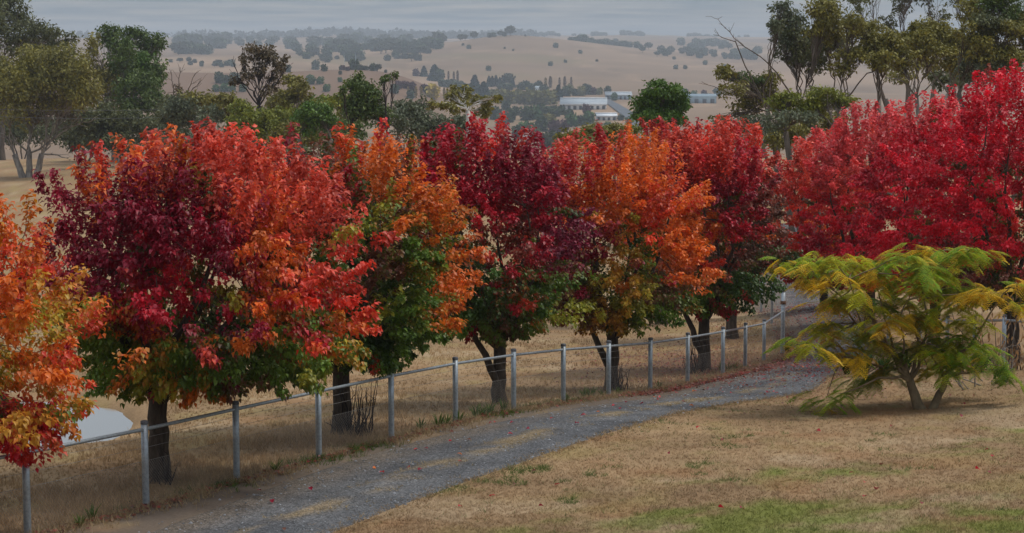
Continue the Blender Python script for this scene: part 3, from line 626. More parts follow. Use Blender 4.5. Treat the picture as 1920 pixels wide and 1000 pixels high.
pear('salmon and orange red tree at the far bend of the driveway', 1545, 71.0, 243, 530, 1422, 1655,
     [(1500, 290, 'sa'), (1550, 260, 'pk'), (1600, 270, 'pk'), (1490, 360, 'sc'), (1540, 360, 'sa'), (1500, 430, 'sc'), (1540, 440, 'or'), (1580, 430, 'cr'), (1510, 480, 'sc'), (1540, 520, 'br')], 430, 78, False, 24, lsize=0.125, group=RG)

# ---------------------------------------------------------------- gum trees
GREENS = {'olive': ((0.29, 0.245, 0.040), (0.14, 0.132, 0.034)), 'green': ((0.125, 0.170, 0.028), (0.062, 0.098, 0.024)), 'grey': ((0.165, 0.180, 0.098), (0.095, 0.112, 0.060)), 'lime': ((0.28, 0.28, 0.028), (0.13, 0.155, 0.026)),
          'dark': ((0.145, 0.148, 0.048), (0.075, 0.084, 0.032)), 'brown': ((0.175, 0.120, 0.060), (0.095, 0.078, 0.040)), 'bright': ((0.120, 0.205, 0.022), (0.062, 0.120, 0.020))}
def gum(name, label, px, D, fork_py, blobs, kind='olive', bark='gum_bark', tr=0.3, trunks=1, dens=1.0, seed=1, bare=(), group='gum trees beyond the avenue', cat='tree', leaf=0.0019, trunk_px=None):
    """eucalypt: trunk(s), a limb to every foliage mass, leaves in clumps; blobs and bare limb ends in photo pixels at depth D"""
    rng = np.random.default_rng(seed); base = GP(px, D); s = D / F
    root = thing(name, base, label, cat, group)
    fk = W(px if trunk_px is None else trunk_px, fork_py, D); fk[2] = max(fk[2], base[2] + 0.3)
    fks = []
    for q in range(trunks):
        off = np.array([(q - (trunks - 1) / 2) * tr * 1.7, rng.uniform(-.3, .3) * tr, 0])
        b = base + off - [0, 0, 0.3]; e = fk + off * (2.6 if tr > 0.3 else 7.0) + rng.normal(0, tr * 0.4, 3)
        P = path(b, e, rng, 7, wig=0.02); R = np.linspace(tr, tr * 0.72, 7); R[0] *= 1.45; R[1] *= 1.1
        V, Q = tube_geo(P, R, 9); ob('trunk', mesh('trunk', V - base, Q, M[bark], smooth=True), root); fks.append((P[-1], P[-2]))
    B = Bag(); LV = []
    xs = [b[0] for b in blobs] or [px]; spread = (max(xs) - min(xs) + 40) * s
    c1, c2 = (np.array(x) for x in GREENS[kind])
    for bi, bl in enumerate(blobs):
        bx, by, rx, ry = bl[:4]; by = by + rng.normal(0, 3.5); ry = ry * rng.uniform(0.85, 1.4); ry = ry * 1.22; rx = rx * (1.06 if D > 125 else 1.18); kd = bl[4] if len(bl) > 4 else 1.0
        if len(bl) > 5: k1, k2 = (np.array(x) for x in GREENS[bl[5]])
        else: k1, k2 = c1, c2
        dz = rng.uniform(-0.32, 0.32) * spread
        C = W(bx, by, D + dz); f, f2 = fks[np.argmin([abs(C[0] - q[0][0]) + rng.random() * 0.5 for q in fks])]
        Rv = np.array([rx * s, 0.5 * (rx + ry) * s, ry * s])
        dv = f - f2; dv /= np.linalg.norm(dv)
        dv = dv * (0.8 if tr > 0.22 else 0.4) + (0.25 if tr > 0.22 else 0.6) * (C - f) / (np.linalg.norm(C - f) + 1e-6)
        P = path(f, C - [0, 0, Rv[2] * 0.25], rng, 10, wig=0.045, d0=dv); rl = max(0.03, tr * 0.30 * (0.6 + 0.4 * rng.random()))
        V, Q = tube_geo(P, np.linspace(rl, max(0.02, rl * 0.25), 10), 6, cap=False)
        ob('limb', mesh('limb', V - base, Q, M[bark], smooth=True), root)
        m_ = int(np.clip(14 * kd + rx * ry / 40, 12, 48)); clumps = []
        g = rng.normal(0, 1, (m_, 3)); g /= np.linalg.norm(g, axis=1)[:, None]; g[:, 2] = np.where(rng.random(m_) < 0.62, np.abs(g[:, 2]), -np.abs(g[:, 2]))
        cc = C + g * Rv * rng.uniform(0.35, 0.92, (m_, 1))
        for q in range(m_):
            a = P[rng.integers(4, 10)]
            V, Q = tube_geo(path(a, cc[q], rng, 5, wig=0.08, lift=0.1), np.linspace(max(0.02, rl * 0.32), max(0.010, 0.00007 * D), 5), 3, cap=False); B.add(V, Q)
        lsz = leaf * D; area = math.pi * rx * ry * s * s; nlv = int(5.2 * dens * kd * area / (0.28 * lsz * lsz))
        ci = rng.integers(0, m_, nlv); o3 = rng.normal(0, 1, (nlv, 3)); o3 /= np.linalg.norm(o3, axis=1)[:, None]; o3 *= rng.random((nlv, 1)) ** 0.45
        sz = Rv * rng.uniform(0.26, 0.44, (m_, 1))[ci] * np.array([1.1, 1.1, 1.0])
        Pl = cc[ci] + o3 * sz; cv = rng.random(m_)[ci]
        tcol = np.clip(0.55 * cv + 0.45 * rng.random(nlv), 0, 1)[:, None]
        LV.append((Pl, (k1 * tcol + k2 * (1 - tcol)) * rng.uniform(0.75, 1.25, (nlv, 1))))
    for bb in bare:                                      # leafless limbs, chain of photo points
        pts = np.array([W(a, b_, D + rng.uniform(-0.1, 0.1) * spread) for a, b_ in bb])
        pts[0] = min((q[0] for q in fks), key=lambda f_: np.linalg.norm(f_ - pts[0]))     # grows from the nearest trunk
        P = np.concatenate([np.linspace(a, b_, 4)[:-1] for a, b_ in zip(pts[:-1], pts[1:])] + [pts[-1:]]); P[1:-1] += rng.normal(0, 1.2 * s, P[1:-1].shape)
        ra = max(0.05, tr * 0.30)
        V, Q = tube_geo(P, np.linspace(ra, max(0.012, 0.00012 * D), len(P)), 6, cap=False); ob('bare_limb', mesh('bare_limb', V - base, Q, M[bark], smooth=True), root)
        for q in range(2 * len(pts)):
            a = P[rng.integers(len(P) // 3, len(P))]; dd = P[-1] - P[0]; e = a + dd / np.linalg.norm(dd) * rng.uniform(6, 22) * s + rng.normal(0, 7 * s, 3)
            V, Q = tube_geo(path(a, e, rng, 4, wig=0.08), np.linspace(ra * 0.3, max(0.008, 0.00007 * D), 4), 4, cap=False); B.add(V, Q)
    if B.n: tag(ob('branches', B.mesh('branches', M[bark], base, col=False), root), kind='stuff')
    if LV:
        P = np.concatenate([a for a, _ in LV]); C = np.concatenate([b for _, b in LV]); k_ = len(P)
        gz = G(P[:, 0], P[:, 1]); ok_ = P[:, 2] > gz + 0.15; P, C = P[ok_], C[ok_]; k_ = len(P)
        ha = rng.random(k_) * 6.283
        d = np.stack([np.cos(ha), np.sin(ha), -0.7 + rng.normal(0, 0.6, k_)], -1); n_ = rng.normal(0, 1, (k_, 3)); n_[:, 2] += 0.5
        L = leaf * D * rng.uniform(0.6, 1.35, k_)
        V, T, CC = leaves(P, d, n_, L, L * rng.uniform(0.16, 0.30, k_), C, False)
        tag(ob('crown', mesh('crown', V - base, T, M['gum_leaf'], CC), root), kind='stuff')
    return root
gum('gum_tree', 'spreading olive gum with three grey trunks standing in the dry paddock', 55, 190, 288,
    [(60, 128, 55, 30), (15, 140, 45, 38), (112, 125, 50, 32), (152, 155, 34, 34), (95, 170, 60, 36), (25, 185, 48, 34), (160, 178, 26, 26), (-30, 170, 40, 40), (60, 205, 50, 24, 0.5, 'brown'), (125, 205, 40, 24, 0.5, 'brown')],
    'olive', 'gum_bark', 0.36, 3, 1.05, 31, bare=[((75, 270), (110, 245), (150, 232), (172, 226)), ((70, 275), (100, 262), (130, 240), (150, 215)), ((45, 275), (20, 262), (0, 255)), ((80, 290), (108, 292), (132, 300))])
gum('gum_tree', 'tall thin dark gum crown rising behind the three trunked gum', 5, 235, 130,
    [(8, 18, 42, 22), (38, 35, 30, 20, .8), (-25, 40, 40, 30), (65, 55, 34, 22, .75), (95, 68, 24, 18, .75), (60, 85, 40, 20, .6), (132, 72, 17, 14, .7), (15, 70, 30, 20, .6), (110, 95, 26, 16, .5)], 'dark', 'brown_bark', 0.32, 1, 0.85, 32)
gum('gum_tree', 'tall rich green gum with pale leaning limbs at the paddock edge', 222, 215, 205,
    [(205, 68, 22, 20), (248, 68, 36, 18), (288, 88, 26, 22), (232, 95, 30, 20), (262, 125, 40, 26, 1, 'bright'), (285, 150, 30, 28), (225, 135, 36, 26), (200, 170, 40, 34, 1.0, 'olive'), (255, 180, 44, 32), (172, 88, 18, 24, .6, 'olive'), (165, 120, 20, 18, .5, 'olive'), (292, 190, 22, 26)],
    'green', 'gum_bark', 0.34, 2, 1.1, 33, bare=[((228, 200), (205, 165), (182, 130), (165, 100)), ((235, 205), (215, 185), (190, 150))])
gum('dead_tree', 'dead tree with bare forked grey branches among low green trees', 333, 200, 195, [(335, 178, 14, 18, .5, 'brown')], 'brown', 'brown_bark', 0.26, 1, 0.6, 34,
    bare=[((333, 195), (325, 165), (318, 130)), ((334, 195), (335, 160), (338, 126)), ((336, 195), (352, 170), (366, 138)), ((338, 195), (358, 172), (376, 152))])
for q, (l_, px, D, fk, bl, kd, bk) in enumerate([
    ('low grey green tree with a rounded top left of the dark trunked gum', 352, 175, 245, [(368, 185, 32, 16), (335, 205, 32, 20, 1, 'grey'), (398, 198, 34, 16), (355, 228, 40, 22, 1, 'grey'), (320, 225, 22, 20, 1, 'dark')], 'olive', 'brown_bark'),
    ('small grey green tree with crooked trunk beside the dark trunked gum', 412, 165, 262, [(425, 192, 22, 14), (405, 215, 34, 16, .9, 'grey'), (440, 205, 22, 16), (385, 235, 24, 18, .7, 'grey')], 'olive', 'brown_bark'),
    ('dark shrubby thicket tree under the tall green gum', 255, 205, 255, [(200, 235, 40, 28), (250, 225, 45, 26), (290, 245, 40, 30), (160, 240, 30, 26), (225, 262, 40, 18), (310, 215, 25, 25)], 'dark', 'brown_bark'),
    ('yellow green shrub at the foot of the dark trunked gum', 462, 150, 272, [(455, 205, 24, 18), (465, 235, 34, 26), (440, 240, 24, 22), (495, 225, 26, 24)], 'lime', 'brown_bark'),
    ('pale leaning gum just behind the dark trunked gum', 528, 172, 245, [(548, 148, 22, 14), (562, 170, 22, 16), (535, 180, 30, 18), (570, 195, 22, 16), (520, 205, 32, 18)], 'olive', 'gum_bark'),
    ('bright green round bush between two olive gums', 592, 140, 258, [(590, 205, 32, 18), (575, 222, 30, 20), (608, 222, 32, 20)], 'bright', 'brown_bark'),
    ('dull yellow green gum behind the bright green bush', 632, 165, 255, [(635, 185, 24, 14), (615, 195, 26, 16), (655, 205, 26, 20), (560, 225, 30, 22, .9), (530, 240, 36, 26, .9)], 'lime', 'brown_bark'),
    ('dense green gum with one bare twiggy side above the red crowns', 690, 130, 252, [(672, 165, 26, 18), (690, 185, 36, 24), (668, 205, 32, 24), (705, 215, 32, 22), (642, 168, 10, 10, .7), (722, 152, 12, 10, .5), (735, 145, 10, 8, .5)], 'green', 'dark_bark'),
    ('faded brown grey gum beside the dense green gum', 772, 150, 262, [(760, 200, 30, 16, .8), (785, 212, 32, 18, .8), (745, 222, 28, 18, .8), (810, 235, 30, 20, .7), (790, 250, 30, 20, .7)], 'grey', 'gum_bark'),
    ('flat topped olive shrub above the salmon tree tops', 1090, 120, 275, [(1070, 252, 30, 10), (1110, 245, 30, 10), (1085, 262, 45, 12), (1150, 245, 30, 14), (1135, 258, 30, 14)], 'olive', 'brown_bark')]):
    gum('gum_tree', l_, px, D, fk, bl, kd, bk, 0.2, 2, 1.1, 40 + q, bare=[((700, 240), (722, 195), (735, 160))] if 'twiggy' in l_ else ())
for q, (l_, px, D, bl, kd) in enumerate([
    ('dark low thicket between the spreading gum and the tall green gum', 160, 222, [(135, 258, 26, 16), (165, 250, 28, 20), (190, 262, 28, 16), (150, 270, 34, 10)], 'dark'),
    ('dark bush mass behind the spreading gum', 40, 290, [(-20, 240, 40, 26), (20, 245, 36, 22), (60, 238, 36, 24), (95, 246, 34, 20), (30, 225, 40, 20)], 'dark'),
    ('dark bush mass behind the tall green gum', 180, 280, [(135, 240, 36, 22), (170, 232, 36, 26), (210, 240, 36, 22), (250, 245, 36, 20), (150, 222, 36, 18)], 'dark'),
    ('grey green thicket below the dead forked tree', 345, 185, [(310, 258, 26, 16), (340, 250, 28, 18), (372, 262, 28, 16), (330, 270, 40, 10)], 'grey'),
    ('grey thicket at the foot of the crooked small tree', 425, 150, [(400, 268, 24, 12), (430, 262, 26, 14), (455, 272, 26, 12)], 'grey'),
    ('olive thicket behind the brownish red crown', 545, 150, [(515, 262, 30, 16), (550, 252, 32, 20), (585, 256, 30, 18)], 'olive'),
    ('dull green thicket below the dense green gum', 655, 145, [(630, 240, 28, 18), (665, 240, 30, 18), (640, 256, 40, 12)], 'green'),
    ('brown grey thicket under the white trunked gum', 850, 150, [(820, 250, 28, 14), (855, 240, 28, 16), (885, 246, 26, 14), (840, 262, 40, 10)], 'grey'),
    ('olive thicket left of the round bright tree', 1150, 130, [(1120, 258, 28, 10), (1155, 250, 28, 12), (1190, 246, 26, 12)], 'lime'),
    ('grey twiggy thicket below the dead limbs', 1390, 112, [(1350, 238, 26, 16, .7), (1385, 232, 30, 18, .7), (1420, 240, 30, 18, .7), (1450, 255, 24, 16, .7)], 'grey'),
    ('olive scrub filling the gap between the red trees', 1480, 104, [(1450, 262, 24, 18, .7), (1485, 250, 28, 20, .8), (1520, 232, 28, 18, .8), (1560, 222, 26, 14)], 'olive'),
    ('dark scrub at the head of the avenue', 1830, 116, [(1770, 150, 28, 16, .7), (1810, 140, 28, 18, .8), (1850, 138, 28, 18, .8), (1890, 120, 30, 18, .8)], 'dark')]):
    gum('thicket', l_, px, D, max(b[1] for b in bl) + 8, bl, kd, 'brown_bark', 0.12, 3, 1.0, 80 + q, group='thickets behind the avenue', cat='shrub')
gum('gum_tree', 'sparse gum on a straight black trunk with open rounded crown', 487, 155, 196,
    [(478, 102, 24, 14, .8), (502, 106, 22, 16, .8), (524, 128, 13, 18, .7), (455, 125, 11, 11, .7), (488, 135, 18, 14, .6), (440, 160, 11, 7, .8), (512, 150, 16, 13, .6), (465, 148, 14, 10, .5), (500, 168, 14, 10, .4), (535, 108, 8, 6, .5)],
    'brown', 'dark_bark', 0.25, 1, 1.0, 60, bare=[((484, 196), (462, 168), (446, 145), (437, 116)), ((490, 196), (505, 170), (530, 140), (542, 122))], leaf=0.0018)
gum('gum_tree', 'white trunked gum with flat tiered olive crown above the crimson tree', 876, 140, 205,
    [(862, 172, 22, 9), (880, 183, 22, 9), (848, 186, 14, 10), (866, 196, 22, 10, .8), (912, 196, 14, 8), (932, 190, 8, 6), (812, 192, 9, 7), (832, 203, 18, 8), (905, 210, 18, 10), (850, 210, 14, 9, .6)], 'olive', 'white_bark', 0.22, 1, 1.2, 61)
gum('gum_tree', 'compact round bright green tree standing left of the leaning dead branch', 1240, 112, 238,
    [(1240, 172, 30, 14), (1215, 188, 26, 16), (1265, 188, 26, 18), (1240, 200, 40, 20), (1205, 208, 18, 16), (1278, 210, 18, 18), (1230, 222, 30, 16), (1262, 225, 24, 14)], 'bright', 'brown_bark', 0.22, 1, 1.35, 62)
gum('gum_tree', 'low flat gum with dead bare limbs reaching out over the valley view', 1455, 118, 215,
    [(1358, 138, 20, 12), (1385, 143, 24, 11, 1, 'green'), (1412, 150, 26, 12, 1, 'green'), (1440, 150, 22, 14), (1375, 170, 28, 18, .5), (1410, 180, 34, 22, .6), (1395, 205, 28, 18, .5), (1445, 180, 26, 18, .7), (1350, 232, 18, 8, .9)],
    'olive', 'brown_bark', 0.2, 1, 1.0, 63, bare=[((1462, 208), (1440, 186), (1400, 182), (1362, 172), (1322, 158)), ((1462, 206), (1430, 192), (1395, 215), (1360, 228))])
gum('gum_tree', 'leaning gum with long bare dead branch pointing up into the sky', 1505, 112, 212,
    [(1466, 18, 20, 13, .8, 'grey'), (1452, 50, 16, 16, .7, 'grey'), (1488, 42, 26, 20, .8, 'grey'), (1470, 82, 22, 22, .7, 'grey'), (1502, 78, 28, 24, .9), (1525, 108, 34, 20, .8), (1490, 112, 24, 18, .6), (1550, 80, 26, 20, .8)],
    'dark', 'brown_bark', 0.17, 3, 1.0, 64, bare=[((1492, 190), (1465, 150), (1440, 118), (1395, 88), (1368, 60), (1346, 36)), ((1408, 92), (1378, 80), (1348, 67))])
gum('gum_tree', 'olive gum with golden crown tops over the rosy red tree', 1610, 108, 192,
    [(1545, 20, 32, 24), (1562, 52, 28, 22), (1540, 60, 24, 22), (1618, 62, 26, 18), (1600, 45, 20, 18), (1640, 88, 30, 18), (1600, 108, 34, 14), (1670, 80, 28, 18), (1692, 105, 26, 18), (1655, 115, 26, 14), (1575, 130, 26, 16, .5)],
    'olive', 'brown_bark', 0.16, 4, 1.1, 65, bare=[((1600, 165), (1625, 140), (1650, 130), (1672, 110))])
gum('gum_tree', 'low yellow green gum shrub between red crowns and dead limbs', 1520, 98, 245,
    [(1480, 185, 28, 12), (1465, 200, 26, 14), (1545, 182, 34, 14), (1578, 188, 28, 14), (1520, 200, 34, 16), (1500, 222, 34, 16, .7, 'grey'), (1455, 235, 26, 18, .5, 'grey')], 'lime', 'brown_bark', 0.2, 2, 1.1, 66)
gum('gum_tree', 'gum with golden topped domes and pale crossing limbs above the crimson trees', 1752, 112, 185,
    [(1742, 62, 30, 16), (1770, 72, 34, 18), (1725, 88, 32, 18), (1800, 88, 28, 18), (1755, 100, 40, 18, .8), (1715, 60, 20, 14), (1690, 70, 16, 12, .7), (1790, 120, 26, 16, .5)],
    'olive', 'gum_bark', 0.16, 4, 1.1, 67, bare=[((1735, 158), (1770, 135), (1800, 118)), ((1720, 160), (1690, 150), (1660, 145)), ((1760, 160), (1742, 130), (1735, 100))])
gum('gum_tree', 'loose grey olive gum standing behind the golden crowned gum', 1650, 138, 175,
    [(1475, 55, 26, 22, .7), (1525, 85, 30, 22, .8), (1585, 75, 30, 22, .8), (1632, 55, 30, 20, .7), (1660, 100, 32, 20, .9), (1712, 85, 32, 20, .9), (1765, 60, 30, 20, .7), (1800, 95, 32, 20, .9), (1840, 75, 30, 22, .8), (1745, 125, 34, 16, .7), (1690, 135, 30, 16, .6)], 'olive', 'gum_bark', 0.2, 5, 1.0, 70)
gum('gum_tree', 'tall bare stemmed gum whose thin crown leaves the top of the view', 1725, 150, 120,
    [(1640, -15, 34, 20, .4), (1690, 5, 26, 20, .4), (1735, -20, 36, 24, .5), (1790, -5, 30, 20, .4), (1610, 12, 22, 18, .35), (1760, 25, 24, 16, .35), (1665, 30, 20, 14, .35), (1710, -60, 60, 30, .5)], 'dark', 'brown_bark', 0.2, 4, 0.9, 68)
gum('gum_tree', 'dense dark green gum at the head of the avenue, leaning dead limb beside it', 1868, 105, 172,
    [(1830, 15, 34, 22), (1875, 8, 34, 22, 1, 'green'), (1905, 30, 28, 22, 1, 'green'), (1855, 50, 34, 22, 1, 'dark'), (1895, 58, 32, 20), (1840, 90, 30, 18, .9), (1885, 92, 34, 16), (1820, 60, 24, 18, .8), (1850, 120, 34, 20, .8, 'grey'), (1905, 105, 28, 16, .8), (1945, 60, 40, 40), (1820, 130, 26, 22, .6, 'grey')],
    'olive', 'brown_bark', 0.17, 3, 1.1, 69, bare=[((1838, 165), (1868, 130), (1895, 100), (1915, 72)), ((1800, 195), (1815, 160), (1835, 135))])
# ---------------------------------------------------------------- silk tree on the lawn
def silk_tree():
    rng = np.random.default_rng(77); D = 36.5; base = GP(1735, D); s = D / F
    root = thing('silk_tree', base, 'small green and yellow silk tree with drooping feathery fronds on the lawn', 'tree')
    GRN = np.array([0.21, 0.36, 0.020]); MID = np.array([0.42, 0.45, 0.024]); YEL = np.array([0.68, 0.46, 0.030]); DG = np.array([0.13, 0.25, 0.022])
    cols = {'g': GRN, 'm': MID, 'y': YEL, 'd': DG}
    fr = {}
    def frond_mesh(kind, var):
        if (kind, var) in fr: return fr[kind, var]
        r = np.random.default_rng(var * 10 + ord(kind)); B = Bag(); n = 8
        droop = 0.34 + 0.3 * r.random()
        ax = lambda t: np.array([0, t, 0.10 * t - droop * t * t])
        P = np.array([ax(t) for t in np.linspace(0, 1, 5)]); V, Q = tube_geo(P, np.linspace(0.012, 0.004, 5), 3, cap=False); B.add(V, Q, cols[kind] * 0.8)
        for q in range(n):
            t = 0.22 + 0.76 * q / (n - 1); a = ax(t); ln = (0.42 - 0.2 * abs(t - 0.5)) * r.uniform(0.85, 1.1)
            for sd_ in (-1, 1):
                dr = np.array([sd_ * 0.75, 0.60, 0]); dr /= np.linalg.norm(dr); c_ = np.clip(cols[kind] * r.uniform(0.65, 1.35) + (YEL - cols[kind]) * (r.random() ** 3) * 0.5, 0, 1)
                wd = np.array([-dr[1] * sd_, dr[0] * sd_, 0.0]); tw = r.normal(0, 0.25)
                us = np.linspace(0.08, 1.0, 5); Vl = []; Tl = []
                for ui, u in enumerate(us):
                    c0 = a + dr * ln * u + np.array([0, 0, -0.45 * ln * u * u - 0.04 * u]); lf = 0.105 * (1 - 0.45 * abs(u - 0.45)) * r.uniform(.8, 1.15)
                    for e in (-1, 1):
                        k0 = len(Vl); tp = c0 + wd * lf * e + dr * lf * 0.55 + np.array([0, 0, -0.25 * lf + e * tw * lf]); hb = dr * 0.036
                        Vl += [c0 - hb, c0 + hb, tp + hb * .5, tp - hb * .5]; Tl.append([k0, k0 + 1, k0 + 2, k0 + 3])
                B.add(np.array(Vl), np.array(Tl), c_)
        fr[kind, var] = B.mesh('frond', M['silk_leaf']); return fr[kind, var]
    M['silk_leaf'] = leaf_mat('silk_tree_leaf', 0.5, 0.55, 0.25)
    f1 = W(1706, 712, D); f2 = W(1775, 708, D)
    for f_, dx, r0 in ((f1, -0.08, 0.12), (f2, 0.10, 0.09)):
        b = base + [dx, 0, -0.1]; P = path(b, f_, rng, 8, wig=0.02); R = np.linspace(r0, r0 * 0.62, 8); R[0] *= 1.3
        V, Q = tube_geo(P, R, 9); ob('trunk', mesh('trunk', V - base, Q, M['silk_bark'], smooth=True), root)
    cl = [(1478, 486, 'y'), (1510, 492, 'm'), (1540, 488, 'g'), (1585, 500, 'g'), (1560, 480, 'm'), (1610, 488, 'm'), (1650, 490, 'g'), (1690, 480, 'g'), (1720, 463, 'y'), (1760, 468, 'g'), (1800, 464, 'g'), (1836, 468, 'g'), (1640, 515, 'y'), (1680, 518, 'g'),
          (1735, 500, 'g'), (1775, 505, 'm'), (1530, 520, 'y'), (1560, 560, 'y'), (1600, 565, 'm'), (1650, 560, 'g'), (1700, 560, 'm'), (1660, 600, 'y'), (1715, 590, 'y'), (1755, 600, 'y'), (1690, 585, 'y'), (1600, 615, 'm'), (1560, 625, 'y'), (1545, 605, 'm'), (1490, 645, 'g'),
          (1520, 640, 'm'), (1620, 665, 'y'), (1580, 660, 'm'), (1740, 640, 'm'), (1790, 625, 'g'), (1820, 645, 'g'), (1845, 655, 'g'), (1700, 650, 'd'), (1660, 690, 'g'), (1620, 700, 'g'), (1550, 742, 'g'), (1575, 735, 'g'), (1800, 680, 'g'),
          (1760, 665, 'm'), (1885, 682, 'd'), (1870, 690, 'd'), (1740, 690, 'g'), (1830, 545, 'y'), (1875, 545, 'y'), (1905, 525, 'y'), (1915, 565, 'y'), (1800, 535, 'm'), (1680, 640, 'm'), (1640, 625, 'm'), (1780, 570, 'm'), (1820, 600, 'm'), (1780, 655, 'g'), (1610, 540, 'm'), (1720, 530, 'm'), (1770, 540, 'g')]
    FR = []; BR = Bag(); prims = []
    for q, (a, b, kd) in enumerate(cl):
        e = W(a, b + 4, D + rng.uniform(-1.15, 1.15)); f_ = f1 if a < 1735 else f2
        P = path(f_, e, rng, 8, wig=0.04, d0=np.array([np.sign(e[0] - f_[0]) * 0.35, 0, 0.55 if b < 640 else 0.25]))
        if q % 4 == 0: V, Q = tube_geo(P, np.linspace(0.04, 0.008, 8), 6, cap=False); ob('branch', mesh('branch', V - base, Q, M['silk_bark'], smooth=True), root); prims.append(P)
        else:
            j = min(((np.linalg.norm(pp[k_] - e), i_, k_) for i_, pp in enumerate(prims) for k_ in range(3, 8)))
            V, Q = tube_geo(path(prims[j[1]][j[2]], e, rng, 5, wig=0.05), np.linspace(0.016, 0.006, 5), 4, cap=False); BR.add(V, Q)
        sparse = a > 1860 or b > 720 or a < 1520
        for j in range(8 if sparse else (15 if b > 640 else 17)):
            az = rng.uniform(0, 6.283); el = rng.uniform(-0.35, 0.25); kk_ = kd if rng.random() < 0.7 else rng.choice(list('gmy' if kd != 'd' else 'gd'))
            pos = e + rng.normal(0, 1, 3) * [0.16, 0.20, 0.06]; FR.append((pos, az, el, rng.uniform(0.28, 0.44), kk_, int(rng.integers(0, 4))))
    FR.sort(key=lambda r_: np.linalg.norm(r_[0]))
    rest = Bag()
    for q, (pos, az, el, sz, kd, var) in enumerate(FR):
        me = frond_mesh(kd, var); Mx = Matrix.Translation(Vector(pos - base)) @ Matrix.Rotation(az, 4, 'Z') @ Matrix.Rotation(el, 4, 'X') @ Matrix.Scale(sz, 4)
        if q < 300: o = ob('frond', me, root); o.matrix_basis = Mx
        else:
            n = len(me.vertices); co = np.empty(n * 3, np.float32); me.vertices.foreach_get('co', co); co = co.reshape(-1, 3)
            cc = np.empty(n * 4, np.float32); me.color_attributes['Col'].data.foreach_get('color', cc)
            mx_ = np.array(Mx); V = co @ mx_[:3, :3].T + mx_[:3, 3]
            li = np.empty(len(me.loops), np.int32); me.loops.foreach_get('vertex_index', li); rest.add(V, li.reshape(-1, 4), cc.reshape(-1, 4)[:, :3])
    tag(ob('fronds', rest.mesh('fronds', M['silk_leaf']), root), kind='stuff')
    tag(ob('twigs', BR.mesh('twigs', M['silk_bark'], base, col=False), root), kind='stuff')
silk_tree()

# ---------------------------------------------------------------- pipe fence
def pipe(P0, P1, r, sides=10): return tube_geo(np.array([P0, P1]), r, sides, cap=False)
def make_fence(label, pts, heights, rail_h, root_name='pipe_fence', netting=True, post_r=0.05, rail_r=0.026, tall=()):
    base = pts[0]; root = thing(root_name, base, label, 'fence')
    for q, (p, h) in enumerate(zip(pts, heights)):
        r = post_r * (1.25 if q in tall else 1)
        V, Q = tube_geo(np.array([p - [0, 0, 0.15], p + [0, 0, h * 0.5], p + [0, 0, h]]), r, 14); post = ob('post', mesh('post', V - base, Q, M['steel'], smooth=True), root)
        V, Q = tube_geo(np.array([p + [0, 0, h - 0.035], p + [0, 0, h + 0.004], p + [0, 0, h + 0.014]]), [r * 1.1, r * 1.1, r * 0.8], 14)
        ob('cap', mesh('cap', V - base, Q, M['cap'], smooth=False), post)
        if q in tall:
            V, Q = tube_geo(np.array([p + [0, 0, h * 0.79], p + [0, 0, h * 0.84]]), r * 1.35, 14); ob('clamp', mesh('clamp', V - base, Q, M['rust']), post)
    for q in range(len(pts) - 1):
        a, b = pts[q], pts[q + 1]; ha, hb = rail_h[q]
        ab = (b - a) / np.linalg.norm(b - a)
        V, Q = pipe(a + [0, 0, ha] + ab * 0.02, b + [0, 0, hb] - ab * 0.02, rail_r); ob('rail', mesh('rail', V - base, Q, M['steel'], smooth=True), root)
        if not netting: continue
        for hw in (0.64, 0.83, 0.97):
            V, Q = pipe(a + [0, 0, hw], b + [0, 0, hw], 0.0028, 4); ob('wire', mesh('wire', V - base, Q, M['wire']), root)
        # diamond netting of the lower half, thin wires in two directions
        Lb = np.linalg.norm((b - a)[:2]); ht = 0.64; sp_ = 0.052; Vn = []; Fn = []
        nrm = np.array([-(b - a)[1], (b - a)[0], 0]); nrm /= np.linalg.norm(nrm)
        def at(u, h): return a + (b - a) * (u / Lb) + np.array([0, 0, h])
        for c_ in np.arange(-ht, Lb, sp_):
            for sg in (1, -1):
                u0, u1 = max(c_, 0), min(c_ + ht, Lb)
                if u1 - u0 < 0.02: continue
                h0, h1 = (u0 - c_, u1 - c_) if sg == 1 else (ht - (u0 - c_), ht - (u1 - c_))
                p0, p1 = at(u0, h0) - nrm * 0.055 * sg * 0.04, at(u1, h1) - nrm * 0.055 * sg * 0.04
                tdir = (p1 - p0) / np.linalg.norm(p1 - p0); sdv = np.cross(nrm, tdir) * 0.0016; j = len(Vn)
                Vn += [p0 - sdv, p1 - sdv, p1 + sdv, p0 + sdv]; Fn.append([j, j + 1, j + 2, j + 3])
        ob('netting', mesh('netting', np.array(Vn) - base, np.array(Fn), M['wire']), root)
    return root
FP = np.vstack([2 * fence_xyz[:1] - fence_xyz[1:2], fence_xyz, fence2_xyz]); FP[0, 2] = G(FP[0, 0], FP[0, 1])
hts = [1.2] * 15 + [1.9] + [1.36, 1.28, 1.2]
rh = [(1.09, 1.09)] * 14 + [(1.09, 1.28)] + [(1.84, 1.30), (1.30, 1.22), (1.22, 1.14)]
make_fence('galvanised pipe fence with wire netting along the gravel driveway', FP, hts, rh, tall=(15,))
RF = np.array([GP(a, d) for a, d in ((1665, 54.5), (1724, 52), (1775, 49.5), (1826, 47), (1881, 44.5), (1942, 42), (2010, 39.5))])
make_fence('short run of pale pipe rail behind the silk tree and dry shrub', RF, [1.15] * 7, [(1.03, 1.03)] * 6, netting=False, post_r=0.05, rail_r=0.03)

